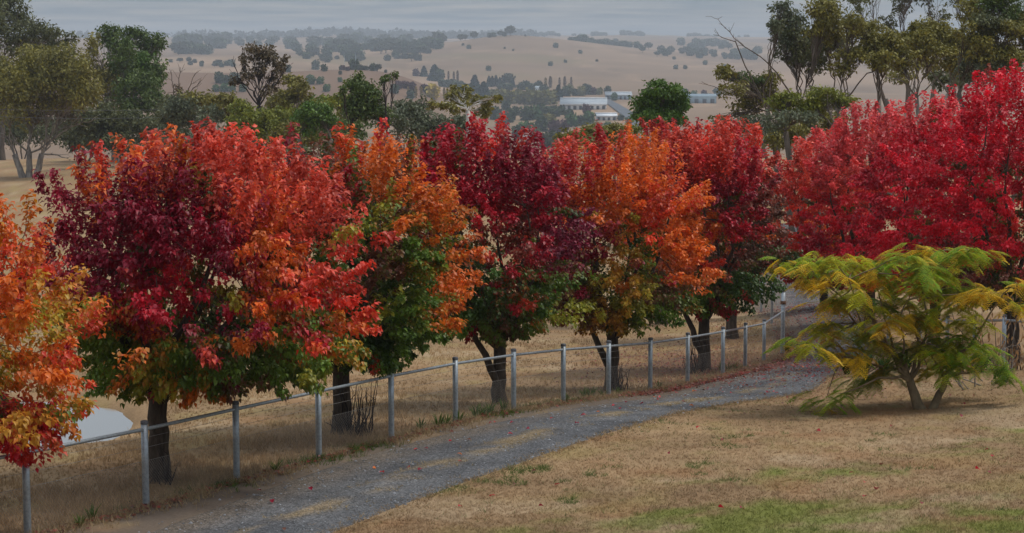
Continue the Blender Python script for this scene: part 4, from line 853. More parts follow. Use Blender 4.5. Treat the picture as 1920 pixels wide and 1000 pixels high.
# ---------------------------------------------------------------- distant trees and town
def far_tree(kind, seed):
    r = np.random.default_rng(seed); B = Bag()
    C = {'round': ((.075, .098, .036), (.036, .054, .026)), 'conifer': ((.034, .062, .034), (.018, .038, .026)), 'poplar': ((.40, .25, .05), (.26, .165, .045)), 'brownpoplar': ((.24, .135, .06), (.15, .095, .05)), 'yellow': ((.55, .40, .06), (.38, .28, .06)),
         'maroon': ((.115, .046, .050), (.075, .038, .042)), 'willow': ((.22, .19, .05), (.13, .125, .042)), 'bush': ((.080, .085, .040), (.048, .056, .032)), 'gum': ((.090, .092, .042), (.054, .060, .034)), 'lawn': ((.09, .16, .04), (.05, .10, .034))}[kind]
    n = 300
    if kind == 'conifer':
        v = r.random(n) ** 0.8; rad = 0.30 * (1 - v) ** 0.75 * (0.75 + 0.35 * r.random(n)); az = r.random(n) * 6.283; P = np.stack([rad * np.cos(az), rad * np.sin(az), 0.04 + 0.95 * v], -1); sz = 0.20
    elif 'poplar' in kind:
        v = r.random(n); rad = 0.115 * np.sin(np.pi * (0.08 + 0.86 * v)) ** 0.6 * (0.6 + 0.4 * r.random(n)); az = r.random(n) * 6.283; P = np.stack([rad * np.cos(az), rad * np.sin(az), 0.03 + 0.95 * v], -1); sz = 0.11
    else:
        cen = r.normal(0, 1, (7, 3)) * [0.24, 0.24, 0.10] + [0, 0, 0.62 if kind not in ('bush',) else 0.45]; rr = r.uniform(0.17, 0.28, 7)
        if kind == 'gum': cen[:, 2] += 0.08; cen[:, :2] *= 1.2
        ci = r.integers(0, 7, n); g = r.normal(0, 1, (n, 3)); g /= np.linalg.norm(g, axis=1)[:, None]; P = cen[ci] + g * rr[ci][:, None] * r.random((n, 1)) ** 0.35 * [1.05, 1.05, 0.85]
        env = np.array([0.46, 0.46, 0.5]) if kind != 'gum' else np.array([0.52, 0.52, 0.36]); ctr = np.array([0, 0, 0.5 if kind != 'gum' else 0.64])
        P = ctr + g * env * (r.random((n, 1)) ** 0.4) * (0.72 + 0.4 * r.random((7, 1))[ci])
        P[:, 2] = np.clip(P[:, 2], 0.06 if kind in ('bush', 'willow', 'round', 'yellow', 'maroon', 'lawn') else 0.22, 1.0); sz = 0.23
        if kind != 'gum': # skirt down to the ground
            m2 = n // 3; az = r.random(m2) * 6.283; q = r.random(m2) ** .5 * 0.38; P[:m2] = np.stack([q * np.cos(az), q * np.sin(az), r.uniform(0.05, 0.5, m2)], -1)
    d = r.normal(0, 1, (n, 3)); nn_ = r.normal(0, 1, (n, 3)); t = r.random((n, 1)); c = np.array(C[0]) * t + np.array(C[1]) * (1 - t)
    V, T, CC = leaves(P - d / np.linalg.norm(d, axis=1)[:, None] * sz * 0.5, d, nn_, np.full(n, sz), np.full(n, sz * 0.42), c, False)
    tv, tq = tube_geo(np.array([[0, 0, -0.05], [0.01, 0, 0.3], [0, 0.01, 0.62]]), [0.035, 0.026, 0.01], 5, cap=False)
    if kind == 'gum':
        for e in cen[:4]:
            a_, b_ = tube_geo(np.array([[0, 0, 0.28], (e + [0, 0, 0.3]) / 2, e]), [0.02, 0.014, 0.006], 4, cap=False); tq = np.vstack([tq, b_ + len(tv)]); tv = np.vstack([tv, a_])
    nv = len(V); fm = np.r_[np.zeros(len(tq), int), np.zeros(len(T), int)]
    return mesh('far_' + kind, np.vstack([V, tv]), [T, tq + nv], M['far_leaf'], np.vstack([CC, np.tile([.07, .055, .045], (len(tv), 1))]))
FARM = {}
def fmesh(kind, var):
    if (kind, var) not in FARM: FARM[kind, var] = far_tree(kind, 500 + var * 13 + sum(map(ord, kind)))
    return FARM[kind, var]
FW = {'round': 'dark rounded', 'conifer': 'dark pointed evergreen', 'poplar': 'golden columnar poplar', 'brownpoplar': 'brown columnar poplar', 'yellow': 'yellow autumn', 'maroon': 'maroon leaved', 'willow': 'olive yellow broad', 'bush': 'low dark bushy', 'gum': 'open crowned gum', 'lawn': 'fresh green rounded'}
FWHERE = {'town': ('{} tree in the hazy valley town around the sheds', 'trees of the valley town'), 'knoll': ('{} tree on the bare brown knoll with the mast', 'trees on the knoll'), 'crest': ('{} tree on the crest of the big bare hill', 'trees on the hill crest'),
          'face': ('{} tree alone on the open face of the bare hill', 'lone trees on the hill face'), 'left': ('{} tree in the hazy woods left of the bare hill', 'trees in the hazy hillside woods'), 'right': ('{} tree in the belts right of the bare hill', 'trees in the belts right of the hill'),
          'ridge': ('{} tree of a grove on the farthest blue ridge', 'groves on the farthest ridge'), 'flat': ('{} tree at the foot of the brown knoll', 'trees at the foot of the knoll'), 'valley': ('{} tree between the gums and the valley town', 'trees on the near valley side')}
frng = np.random.default_rng(99)
WOODS = Bag()
def ftree(zone, kind, px, py, hpx, D=None, wide=1.0, single=True):
    if D is None:
        p, ok = hit(px, py, 350, 7800, 170); p = p[0]
    else: p = GP(px, D)
    d = p[1] * CP - p[2] * SP; h = hpx * d / F * 1.12
    if not single:
        me = fmesh(kind, int(frng.integers(0, 3))); n_ = len(me.vertices); co = np.empty(n_ * 3, np.float32); me.vertices.foreach_get('co', co); cc = np.empty(n_ * 4, np.float32); me.color_attributes['Col'].data.foreach_get('color', cc)
        me.calc_loop_triangles(); lt = np.empty(len(me.loop_triangles) * 3, np.int32); me.loop_triangles.foreach_get('vertices', lt)
        WOODS.add(co.reshape(-1, 3) * [h * wide, h * wide, h] + p, lt.reshape(-1, 3), cc.reshape(-1, 4)[:, :3]); return
    o = ob('distant_tree', fmesh(kind, int(frng.integers(0, 3)))); o.location = p - [0, 0, h * 0.03]; o.rotation_euler = (0, 0, frng.uniform(0, 6.28)); o.scale = (h * wide, h * wide, h)
    lab = FWHERE[zone][0].format(FW[kind])
    if zone == 'town':
        lab = FW[kind] + ' tree ' + ('behind the olive tree belt of the valley town' if py < 172 and px < 1045 else 'in the olive tree belt left of the long shed' if py < 200 and px < 1045 else 'behind or beside the long valley shed' if py < 200 and px < 1220 else
               'by the green grey warehouse across the valley' if px > 1220 else 'among the gardens below the olive tree belt' if px < 1045 else 'on the valley slope below the long shed')
    elif zone == 'valley':
        lab = FW[kind] + ' tree on the near valley side ' + ('beneath the brown knoll' if px < 830 else 'below the gardens of the town' if px < 1180 else 'below the green grey warehouse')
    elif zone == 'right':
        lab = FW[kind] + (' tree in the upper belt right of the bare hill' if py < 95 else ' tree in the lower belt right of the bare hill')
    tag(o, lab, 'tree', FWHERE[zone][1])
# town (px, foot row, kind, height px, width factor)
for px, py, kd, h, wd in [(890, 177, 'conifer', 32, 1.2), (907, 192, 'conifer', 34, 1.3), (875, 180, 'round', 22, 1.2), (862, 176, 'round', 20, 1.3), (917, 163, 'conifer', 18, 1), (923, 162, 'conifer', 17, 1), (930, 163, 'conifer', 19, 1), (937, 163, 'conifer', 16, 1), (944, 163, 'conifer', 15, 1),
      (953, 162, 'gum', 22, 1.0), (961, 166, 'conifer', 16, 1.2), (940, 168, 'round', 12, 1.4), (955, 169, 'round', 12, 1.4), (978, 169, 'round', 14, 1.4), (990, 169, 'round', 14, 1.4), (1001, 170, 'round', 13, 1.3), (985, 165, 'round', 13, 1.3), (1010, 165, 'round', 14, 1.2),
      (925, 192, 'willow', 24, 1.2), (942, 194, 'willow', 26, 1.2), (957, 195, 'willow', 24, 1.2), (972, 194, 'willow', 26, 1.2), (988, 196, 'willow', 28, 1.2), (1003, 197, 'willow', 28, 1.2), (1018, 197, 'willow', 26, 1.2), (1031, 196, 'willow', 26, 1.2), (935, 185, 'yellow', 15, 1.2), (965, 186, 'yellow', 16, 1.2),
      (1047, 190, 'conifer', 27, 1.1), (1020, 172, 'round', 13, 1.4), (1062, 181, 'round', 18, 1.1), (1078, 180, 'round', 14, 1.1), (1090, 180, 'willow', 18, 1), (1100, 178, 'round', 21, 1.1), (1113, 178, 'maroon', 14, 1), (1124, 178, 'willow', 14, 1), (1139, 177, 'round', 16, 1), (1152, 189, 'lawn', 14, .9),
      (1023, 164, 'poplar', 17, 1.2), (1032, 165, 'brownpoplar', 20, 1.2), (1049, 163, 'brownpoplar', 16, 1), (1059, 163, 'brownpoplar', 18, 1.2), (1071, 163, 'brownpoplar', 17, 1), (1068, 172, 'willow', 14, 1.1),
      (988, 226, 'round', 26, 1.1), (1002, 224, 'lawn', 24, 1.1), (1014, 218, 'round', 24, 1.0), (1028, 220, 'round', 20, 1.1), (1040, 219, 'round', 20, 1.1), (1052, 216, 'round', 18, 1), (1067, 222, 'round', 18, 1.1), (1100, 214, 'maroon', 18, 1.0), (1072, 238, 'lawn', 26, 1.0), (1103, 234, 'lawn', 24, 1.1),
      (1086, 236, 'round', 20, 1.1), (1016, 247, 'round', 30, 0.9), (1040, 250, 'maroon', 24, 1.1), (1055, 248, 'maroon', 22, 1.1), (1030, 238, 'willow', 24, 1.2), (987, 258, 'lawn', 30, 1.1), (972, 262, 'round', 26, 1), (1000, 262, 'lawn', 24, 1), (955, 230, 'round', 26, 1), (967, 217, 'round', 18, 1), (949, 207, 'round', 18, 1),
      (942, 240, 'round', 24, 1.1), (930, 225, 'round', 24, 1.1), (1164, 226, 'round', 11, 1.4), (1180, 232, 'lawn', 12, 1.4), (1120, 250, 'willow', 22, 1.2), (1140, 248, 'lawn', 20, 1.2), (1090, 205, 'bush', 8, 1.2), (1300, 182, 'lawn', 12, 1.2), (1320, 178, 'maroon', 9, 1.4), (1285, 178, 'round', 12, 1.2), (1330, 190, 'round', 14, 1.0), (1345, 180, 'round', 14, 1.2), (1265, 182, 'round', 14, 1.2)]:
    ftree('town', kd, px, py, h, wide=wd)
# foot of the knoll
for px, py, kd, h, wd in [(780, 143, 'maroon', 13, 1.1), (795, 144, 'conifer', 18, 1.3), (815, 152, 'conifer', 27, 1.5), (822, 153, 'round', 24, 1.1), (841, 150, 'brownpoplar', 15, 1), (851, 152, 'brownpoplar', 16, 1), (858, 153, 'brownpoplar', 19, 1), (845, 165, 'round', 16, 1.4), (830, 163, 'round', 14, 1.4), (860, 168, 'round', 16, 1.3),
      (812, 185, 'yellow', 28, 1.0), (765, 182, 'poplar', 18, 1), (780, 184, 'poplar', 20, 1), (790, 182, 'poplar', 18, 1), (833, 186, 'poplar', 20, 1), (839, 188, 'poplar', 22, 1), (846, 190, 'poplar', 26, 1.1), (748, 166, 'maroon', 14, 1.3), (760, 166, 'maroon', 14, 1.3), (772, 168, 'maroon', 14, 1.3), (795, 172, 'maroon', 14, 1.3), (740, 175, 'round', 16, 1.1), (770, 185, 'round', 16, 1), (803, 178, 'round', 16, 1)]:
    ftree('flat', kd, px, py, h, wide=wd)
for px, py, kd, h, wd in [(665, 123, 'round', 21, 1.0), (676, 122, 'bush', 9, 1.6), (686, 122, 'bush', 9, 1.6), (700, 122, 'round', 14, 1.1), (708, 123, 'gum', 13, 1.1), (723, 124, 'bush', 6, 1.1), (592, 131, 'round', 18, .9), (608, 134, 'round', 13, 1.0), (540, 136, 'round', 14, .9), (640, 126, 'round', 9, 1), (648, 124, 'bush', 6, 1.2),
      (643, 132, 'maroon', 9, 1.2), (652, 133, 'maroon', 8, 1.2), (638, 140, 'bush', 7, 1.1), (638, 154, 'lawn', 9, 1.1), (582, 158, 'lawn', 16, 1.2), (600, 158, 'lawn', 14, 1.1), (612, 172, 'lawn', 14, 1.1), (411, 156, 'round', 20, .9), (425, 158, 'round', 16, 1.1), (440, 155, 'round', 18, 1.1), (405, 172, 'lawn', 14, 1.1), (420, 172, 'lawn', 16, 1.1), (435, 172, 'lawn', 14, 1.1), (455, 172, 'lawn', 14, 1.1)]:
    ftree('knoll', kd, px, py, h, D=1400 if py < 127 else None, wide=wd)
# big bare hill
for px, h, kd, wd in [(831, 14, 'gum', 1.1), (864, 12, 'gum', 1.0), (872, 11, 'gum', 1.0), (889, 14, 'gum', .9), (918, 9, 'round', 1.3), (926, 9, 'round', 1.2), (938, 10, 'gum', 1.1), (946, 8, 'round', 1.2), (957, 18, 'gum', 1.0), (985, 4, 'bush', 1), (794, 14, 'round', 1.1), (780, 14, 'round', 1.4)]:
    ftree('crest', kd, px, 0, h, D=3180, wide=wd)
for px, py, h in [(1042, 90, 9), (879, 92, 8), (868, 86, 5), (1088, 101, 7), (916, 133, 9), (1032, 124, 8), (1060, 118, 6), (1119, 116, 5), (962, 96, 4), (946, 92, 4), (1322, 122, 8), (1267, 130, 8), (1285, 130, 8), (1264, 112, 6), (805, 100, 6), (1360, 128, 7)]:
    ftree('face', 'round' if h > 5 else 'bush', px, py, h, wide=1.2)
for q in range(26):                                                   # belt running down behind the crest
    px = 1070 + q * 5.2 + frng.normal(0, 1.5); ftree('right', 'round', px, 0, frng.uniform(9, 13), D=3420 + frng.uniform(-60, 120), wide=1.15, single=False)
for x0, x1, y0, y1, n, h in [(1276, 1362, 84, 92, 20, 12), (1278, 1302, 100, 106, 6, 12), (1306, 1340, 100, 110, 9, 11), (1372, 1428, 100, 114, 14, 12), (1225, 1262, 98, 108, 9, 11), (1345, 1372, 104, 112, 5, 9)]:
    for q in range(n):
        ftree('right', frng.choice(['round', 'gum', 'round', 'bush']), frng.uniform(x0, x1), frng.uniform(y0, y1), h * frng.uniform(.7, 1.2), wide=1.25, single=q % 2 == 0)
for px, py, h in [(1216, 93, 12), (1366, 94, 12), (1205, 99, 11), (1154, 82, 9)]: ftree('right', 'gum', px, py, h, wide=1.1)
for x0, x1, y0, y1, n, h in [(320, 372, 80, 86, 12, 14), (372, 436, 78, 86, 12, 13), (328, 352, 99, 103, 9, 17), (352, 388, 100, 104, 10, 14), (405, 422, 90, 92, 4, 14), (440, 520, 78, 88, 12, 11), (530, 660, 84, 108, 26, 14), (640, 820, 80, 106, 44, 15), (640, 800, 105, 118, 14, 12), (395, 440, 122, 127, 8, 8), (318, 380, 114, 126, 8, 6), (560, 640, 108, 118, 8, 9)]:
    for q in range(n):
        ftree('left', frng.choice(['round', 'round', 'gum', 'bush']), frng.uniform(x0, x1), frng.uniform(y0, y1), h * frng.uniform(.8, 1.35), wide=1.4, single=q % 5 == 0)
for x0, x1, n, h in [(1008, 1050, 9, 7), (1110, 1138, 7, 8), (1166, 1209, 10, 9), (1290, 1345, 10, 8), (1385, 1410, 3, 6), (1070, 1100, 4, 5)]:
    for q in range(n): ftree('ridge', 'round', x0 + (x1 - x0) * (q + frng.random() * .6) / n, 0, h * frng.uniform(.8, 1.15), D=6300 + frng.uniform(-80, 60), wide=1.2, single=False)
tag(ob('hill_woods', WOODS.mesh('hill_woods', M['far_leaf'])), 'crowded hazy woods and tree belts over the far hills', 'woods', kind='stuff')
for q in range(64):                                                   # near side of the valley, behind the gums
    ftree('valley', str(frng.choice(['round', 'gum', 'bush', 'willow', 'lawn', 'round'])), frng.uniform(300, 1420), 0, frng.uniform(28, 46) if q % 3 else frng.uniform(20, 30), D=frng.uniform(560, 900), wide=1.2)
# forest along the left far ridge, one dark mass
B = Bag()
for q in range(520):
    px = frng.uniform(490, 1000) if q % 4 else frng.uniform(150, 560); p = GP(px, frng.uniform(5600, 6500)); d = p[1]; h = frng.uniform(12, 22)
    n = 16; g = frng.normal(0, 1, (n, 3)); g /= np.linalg.norm(g, axis=1)[:, None]; dd = frng.normal(0, 1, (n, 3))
    V, T, _c = leaves(p + [0, 0, h * .45] + g * [h * .6, h * .6, h * .45], dd, g, np.full(n, h * .6), np.full(n, h * .3), np.tile(np.array([.034, .042, .026]) * frng.uniform(.7, 1.3), (n, 1)), False); B.add(V, T, _c)
fo = ob('ridge_forest', B.mesh('ridge_forest', M['far_leaf'])); tag(fo, 'blue hazy forest covering the farthest ridge', 'forest', kind='stuff')

# sheds, houses, road, mast
M['roof_grey'] = noise_mat('grey_sheet_roof', (0.30, 0.34, 0.37), (0.42, 0.45, 0.47), 0.3, 0.5, bump=0)
M['roof_white'] = noise_mat('white_trim', (0.62, 0.64, 0.66), (0.76, 0.78, 0.8), 0.3, 0.5, bump=0)
M['wall_pale'] = noise_mat('pale_wall', (0.42, 0.40, 0.38), (0.56, 0.54, 0.52), 0.3, 0.8, bump=0)
M['wall_blue'] = noise_mat('blue_grey_wall', (0.16, 0.22, 0.26), (0.24, 0.30, 0.34), 0.3, 0.8, bump=0)
M['door_dark'] = noise_mat('dark_opening', (0.03, 0.03, 0.035), (0.06, 0.06, 0.065), 0.3, 0.7, bump=0)
M['asphalt'] = noise_mat('asphalt', (0.075, 0.08, 0.09), (0.12, 0.125, 0.135), 0.1, 0.9, bump=0)
M['brick_red'] = noise_mat('red_tile', (0.20, 0.09, 0.07), (0.30, 0.14, 0.11), 0.4, 0.8, bump=0)
def building(name, label, px, py, wpx, depth, eave, rise, roof, wall, doors, cat='building', rot=0.0, group='buildings of the valley town', trim=True):
    p, _ = hit(px, py, 350, 7800, 170); p = p[0]; d = p[1]; w_ = wpx * d / F / 2
    root = thing(name, p, label, cat, group); root.rotation_euler = (0, 0, rot)
    V, Q = box_geo((-w_, 0, -3), (w_, depth, eave)); ob('wall', mesh('wall', V, Q, M[wall]), root)
    o_ = 0.6
    def slab(y0, z0, y1, z1, t=0.25):
        V = np.array([[-w_ - o_, y0, z0], [w_ + o_, y0, z0], [w_ + o_, y1, z1], [-w_ - o_, y1, z1]]); V = np.vstack([V, V + [0, 0, t]])
        return V, np.array([[3, 2, 1, 0], [4, 5, 6, 7], [0, 1, 5, 4], [1, 2, 6, 5], [2, 3, 7, 6], [3, 0, 4, 7]])
    B = Bag(); B.add(*slab(-o_, eave + 0.02, depth / 2, eave + rise)); B.add(*slab(depth / 2, eave + rise, depth + o_, eave + 0.02)); rf = ob('roof', B.mesh('roof', M[roof], col=False), root)
    V = np.array([[-w_, .1, eave], [-w_, depth / 2, eave + rise], [-w_, depth - .1, eave], [-w_ + .3, .1, eave], [-w_ + .3, depth / 2, eave + rise], [-w_ + .3, depth - .1, eave]]); gab = Bag()
    for sx in (0, 2 * w_ - .3): gab.add(V + [sx, 0, -0.05], np.array([[0, 2, 1], [3, 4, 5]]))
    ob('gable', gab.mesh('gable', M[wall], col=False), root)
    if trim:
        V, Q = box_geo((-w_ - o_, depth / 2 - 1.0, eave + rise - 0.1), (w_ + o_, depth / 2 + 1.0, eave + rise + 0.75)); ob('ridge_vent', mesh('ridge_vent', V, Q, M['roof_white']), rf)
        V, Q = box_geo((-w_ - o_, -o_ - 0.35, eave - 0.5), (w_ + o_, -o_ - 0.02, eave + 0.35)); ob('gutter', mesh('gutter', V, Q, M['roof_white']), rf)
    for q in range(doors):
        x = -w_ + 2 * w_ * (q + 0.5) / doors; dw = min(1.8, w_ / doors * 0.5); V, Q = box_geo((x - dw, -0.12, 0.0), (x + dw, 0.3, eave * 0.7)); ob('door' if q % 2 == 0 else 'window', mesh('door', V, Q, M['door_dark']), root)
    return root
building('shed', 'long low grey roofed shed with white ridge and gutter in the valley', 1094, 206, 86, 26, 4.2, 4.0, 'roof_grey', 'wall_pale', 8, rot=-0.05)
building('shed', 'shorter white roofed shed below the long shed', 1137, 226, 38, 9, 3.0, 1.4, 'roof_white', 'wall_pale', 4)
building('shed', 'blue grey shed with pale doors beside the valley road', 1160, 187, 48, 14, 4.2, 2.0, 'roof_grey', 'wall_blue', 6)
building('shed', 'wide green grey warehouse right of the round bright tree', 1306, 194, 74, 20, 5.5, 2.2, 'wall_blue', 'wall_blue', 5, trim=False)
building('house', 'small white house among the dark conifers of the town', 1008, 172, 8, 8, 3.4, 1.8, 'roof_grey', 'roof_white', 2, trim=False)
building('house', 'small white house with red roof low in the valley trees', 985, 263, 22, 8, 2.8, 1.8, 'brick_red', 'roof_white', 3, trim=False)
building('house', 'pink walled house next to the valley gardens', 1003, 258, 10, 7, 2.8, 1.6, 'brick_red', 'brick_red', 2, trim=False)
rp, _ = hit([1128, 1140, 1150, 1162, 1176, 1190, 1204], [185, 191, 197, 205, 215, 226, 240], 350, 7800, 170)
rw = np.array([3.0, 4.0, 4.5, 5, 5, 5, 5])[:, None]; tdv = np.gradient(rp, axis=0); nv = np.c_[tdv[:, 1], -tdv[:, 0], np.zeros(7)]; nv /= np.linalg.norm(nv, axis=1)[:, None]
def dense(P, n=60): return np.c_[[np.interp(np.linspace(0, 6, n), np.arange(7), P[:, q]) for q in range(3)]].T
ra, rb = dense(rp - nv * rw), dense(rp + nv * rw)
for q in (ra, rb): q[:, 2] = G(q[:, 0], q[:, 1]) + 0.8
road = ob('road', mesh('road', np.vstack([ra, rb]), np.stack([np.arange(59), np.arange(59) + 60, np.arange(59) + 61, np.arange(59) + 1], -1), M['asphalt'])); tag(road, kind='structure')
mp_ = GP(667, 1398); mast = thing('radio_mast', mp_, 'thin radio mast with drum antennas on the brown knoll', 'mast')
V, Q = tube_geo(np.array([[0, 0, -1], [0, 0, 6], [0, 0, 12.6]]), [0.42, 0.36, 0.26], 6); ob('pole', mesh('pole', V, Q, M['steel']), mast)
for z, sx in ((11.6, 0.5), (10.0, -0.5), (12.3, 0.1)):
    V, Q = tube_geo(np.array([[sx - .05, -.4, z], [sx + .05, .4, z]]), 0.55, 8); ob('antenna', mesh('antenna', V, Q, M['cap']), mast)
for a, hh in ((646, 11), (691, 6), (705, 7), (722, 7)):
    q = GP(a, 1402); pl = ob('aerial', mesh('aerial', *tube_geo(np.array([[0, 0, -1], [0, 0, hh]]), [0.14, 0.08], 5), M['steel'])); pl.location = q; tag(pl, 'slender aerial pole standing on the brown knoll', 'pole', 'aerials on the knoll')

# power line over the left paddock
M['pole_wood'] = noise_mat('pole_wood', (0.12, 0.10, 0.08), (0.24, 0.20, 0.17), 3, 0.9, bump=0.3)
ends = []
for px, D in ((-210, 176), (545, 182)):
    q = GP(px, D); topz = W(px, 201, D)[2] + 0.3; e = thing('power_pole', q, 'wooden power pole ' + ('left of the spreading gum' if px < 0 else 'behind the pale leaning gum'), 'pole', None); hh = topz - q[2]
    V, Q = tube_geo(np.array([[0, 0, -0.4], [0, 0, hh * .5], [0, 0, hh + .3]]), [0.17, 0.15, 0.12], 8); ob('mast', mesh('mast', V, Q, M['pole_wood']), e)
    V, Q = box_geo((-0.07, -1.0, hh - 0.32), (0.07, 1.0, hh - 0.18)); ob('crossarm', mesh('crossarm', V, Q, M['pole_wood']), e)
    for yy in (-0.85, 0.85): V, Q = tube_geo(np.array([[0, yy, hh - 0.2], [0, yy, hh]]), 0.06, 6); ob('insulator', mesh('insulator', V, Q, M['cap']), e)
    ends.append((q + [0, -0.85, hh - 0.02], q + [0, 0.85, hh - 0.45]))
for q in range(2):
    a, b = ends[0][q], ends[1][q]; t = np.linspace(0, 1, 30)[:, None]; P = a * (1 - t) + b * t; P[:, 2] -= (0.55 * 4 * t * (1 - t))[:, 0] + (0.38 * 4 * t * (1 - t))[:, 0] * q
    V, Q = tube_geo(P, 0.016, 4, cap=False); wv = ob('power_line', mesh('power_line', V, Q, M['cap'])); tag(wv, 'upper power line wire strung past the gums' if q == 0 else 'lower power line wire strung past the gums', 'wire', 'power lines')
# ---------------------------------------------------------------- grass
def blades(P, n_per, h, w_, col, rng, lean=0.5, name='grass'):
    k_ = len(P); idx = np.repeat(np.arange(k_), n_per); m_ = len(idx)
    a = rng.random(m_) * 6.283; b = P[idx] + np.stack([rng.normal(0, 0.5, m_), rng.normal(0, 0.5, m_), np.zeros(m_)], -1) * h[idx][:, None] * 0.6
    b[:, 2] = P[idx, 2] - 0.006
    hh = h[idx] * rng.uniform(0.5, 1.25, m_); ln = rng.normal(0, lean, (m_, 2)) * hh[:, None]
    s_ = np.stack([np.cos(a), np.sin(a), np.zeros(m_)], -1) * w_[idx][:, None]
    tip = b + np.c_[ln, hh]
    V = np.stack([b - s_, b + s_, tip], 1).reshape(-1, 3); T = np.arange(m_ * 3).reshape(-1, 3)
    C = np.repeat(col[idx] * rng.uniform(0.7, 1.3, (m_, 1)), 3, 0)
    return V, T, C
grng = np.random.default_rng(5)
# paddock: long dry grass behind the fence
n = 42000; px = grng.uniform(-120, 1480, n); py = grng.uniform(600, 1040, n) ** 1.0
fl = np.interp(px, [-130] + fence_px, [1056] + fence_py); keep = py < fl - 3; px, py = px[keep], py[keep]
P, okh = hit(px, py, 20, 120, 160); P = P[okh]
q = np.sqrt(((P[:, 0] - POND[0]) / POND[2]) ** 2 + ((P[:, 1] - POND[1]) / POND[3]) ** 2); P = P[(q > 1.15) & ~inside(P[:, 0], P[:, 1], DRIVE_POLY)]
gn = fbm(P[:, 0] * .5, P[:, 1] * .5, 7); c1 = np.array([.50, .345, .19]); c2 = np.array([.32, .21, .11]); t = sstep(.3, .7, gn)[:, None]
near_f = 1 - sstep(0.3, 3.0, poly_dist(P[:, 0], P[:, 1], FENCE_LINE))
hgt = 0.04 + 0.10 * sstep(.35, .75, fbm(P[:, 0] * .8, P[:, 1] * .8, 8)) + 0.08 * near_f * grng.random(len(P))
V, T, C = blades(P, 5, hgt, 0.003 + 0.00010 * P[:, 1], c1 * t + c2 * (1 - t), grng, 0.45)
tag(ob('paddock_grass', mesh('paddock_grass', V, T, M['grass'], C)), 'long dry straw grass of the paddock behind the fence', 'grass', kind='stuff')
# lawn
n = 74000; px = grng.uniform(380, 2520, n); py = grng.uniform(690, 1070, n)
el = np.interp(px, [p[0] for p in EDGE_R] + [1600, 2060, 2520], [p[1] for p in EDGE_R] + [712, 690, 690]); keep = py > el - 2; px, py = px[keep], py[keep]
P, okh = hit(px, py, 16, 60, 160); P = P[okh]; P = P[~inside(P[:, 0], P[:, 1], DRIVE_POLY)]
gc = ground_colour(P[:, 0], P[:, 1]); grn = (gc[:, 1] > gc[:, 0] * 0.86); gc = gc * np.where(grn, 1.15, 1.18)[:, None]
tuf = (vnoise(P[:, 0] * 2.6, P[:, 1] * 2.6, 141) * fbm(P[:, 0] * .5, P[:, 1] * .5, 142) > 0.475) | (grng.random(len(P)) < 0.012); gc[tuf] = np.array([.105, .135, .036]) * grng.uniform(.8, 1.3, (int(tuf.sum()), 1))
hl = 0.032 + 0.026 * grng.random(len(P)) + 0.02 * tuf
V, T, C = blades(P, 5, hl, np.full(len(P), 0.0045), gc, grng, 0.9)
tag(ob('lawn_grass', mesh('lawn_grass', V, T, M['grass'], C)), 'short dry lawn grass with scattered green patches', 'grass', kind='stuff')
re_ = grng.uniform(0, 160, 5200); i0 = re_.astype(int); f_ = (re_ - i0)[:, None]; ov = np.abs(grng.normal(0, .16, 5200)) * grng.choice([1, -1], 5200, p=[.45, .55])
nd = DL[i0] - DR[i0]; nd /= np.linalg.norm(nd, axis=1)[:, None]; XY = DR[i0] * (1 - f_) + DR[i0 + 1] * f_ + nd * ov[:, None]; P = np.c_[XY, G(XY[:, 0], XY[:, 1]) + .015]
V, T, C = blades(P, 5, .03 + .035 * grng.random(5200), np.full(5200, .005), np.array([.36, .25, .135]) * grng.uniform(.7, 1.15, (5200, 1)), grng, .8)
tag(ob('edge_grass', mesh('edge_grass', V, T, M['grass'], C)), 'dry grass fringe along the edge between lawn and gravel', 'grass', kind='stuff')
# sparse grass on the crown of the drive, verge
rows = grng.integers(0, 150, 6500); uu2 = np.clip(grng.normal(0.60, 0.07, 6500), 0.05, 0.95)
X = DL[rows, 0] * (1 - uu2) + DR[rows, 0] * uu2 + grng.normal(0, .12, 6500); Y = DL[rows, 1] * (1 - uu2) + DR[rows, 1] * uu2 + grng.normal(0, .12, 6500)
kp = fbm(X * 2.2, Y * 2.2, 16, 3) > 0.5; X, Y = X[kp], Y[kp]; P = np.c_[X, Y, G(X, Y) + 0.045]
V, T, C = blades(P, 4, 0.02 + 0.03 * grng.random(len(P)), np.full(len(P), .005), np.tile([.36, .27, .14], (len(P), 1)), grng, 1.1)
tag(ob('driveway_grass', mesh('driveway_grass', V, T, M['grass'], C)), 'dry tufts growing between the wheel tracks of the drive', 'grass', kind='stuff')
rows = grng.uniform(0, len(FENCE_LINE) - 4, 4500); i0 = rows.astype(int); fr_ = (rows - i0)[:, None]; XY = FENCE_LINE[i0] * (1 - fr_) + FENCE_LINE[i0 + 1] * fr_ + np.c_[grng.normal(.12, .22, 4500), grng.normal(-.1, .22, 4500)]
P = np.c_[XY, G(XY[:, 0], XY[:, 1]) + 0.012]; isg = fbm(XY[:, 0] * .9, XY[:, 1] * .9, 33) > .56
V, T, C = blades(P, 5, np.where(isg, .09, .10) * grng.uniform(.5, 1.3, 4500), np.full(4500, .005), np.where(isg[:, None], [.10, .14, .03], [.36, .26, .14]), grng, .5)
tag(ob('verge_grass', mesh('verge_grass', V, T, M['grass'], C)), 'mixed green and straw grass at the foot of the pipe fence', 'grass', kind='stuff')

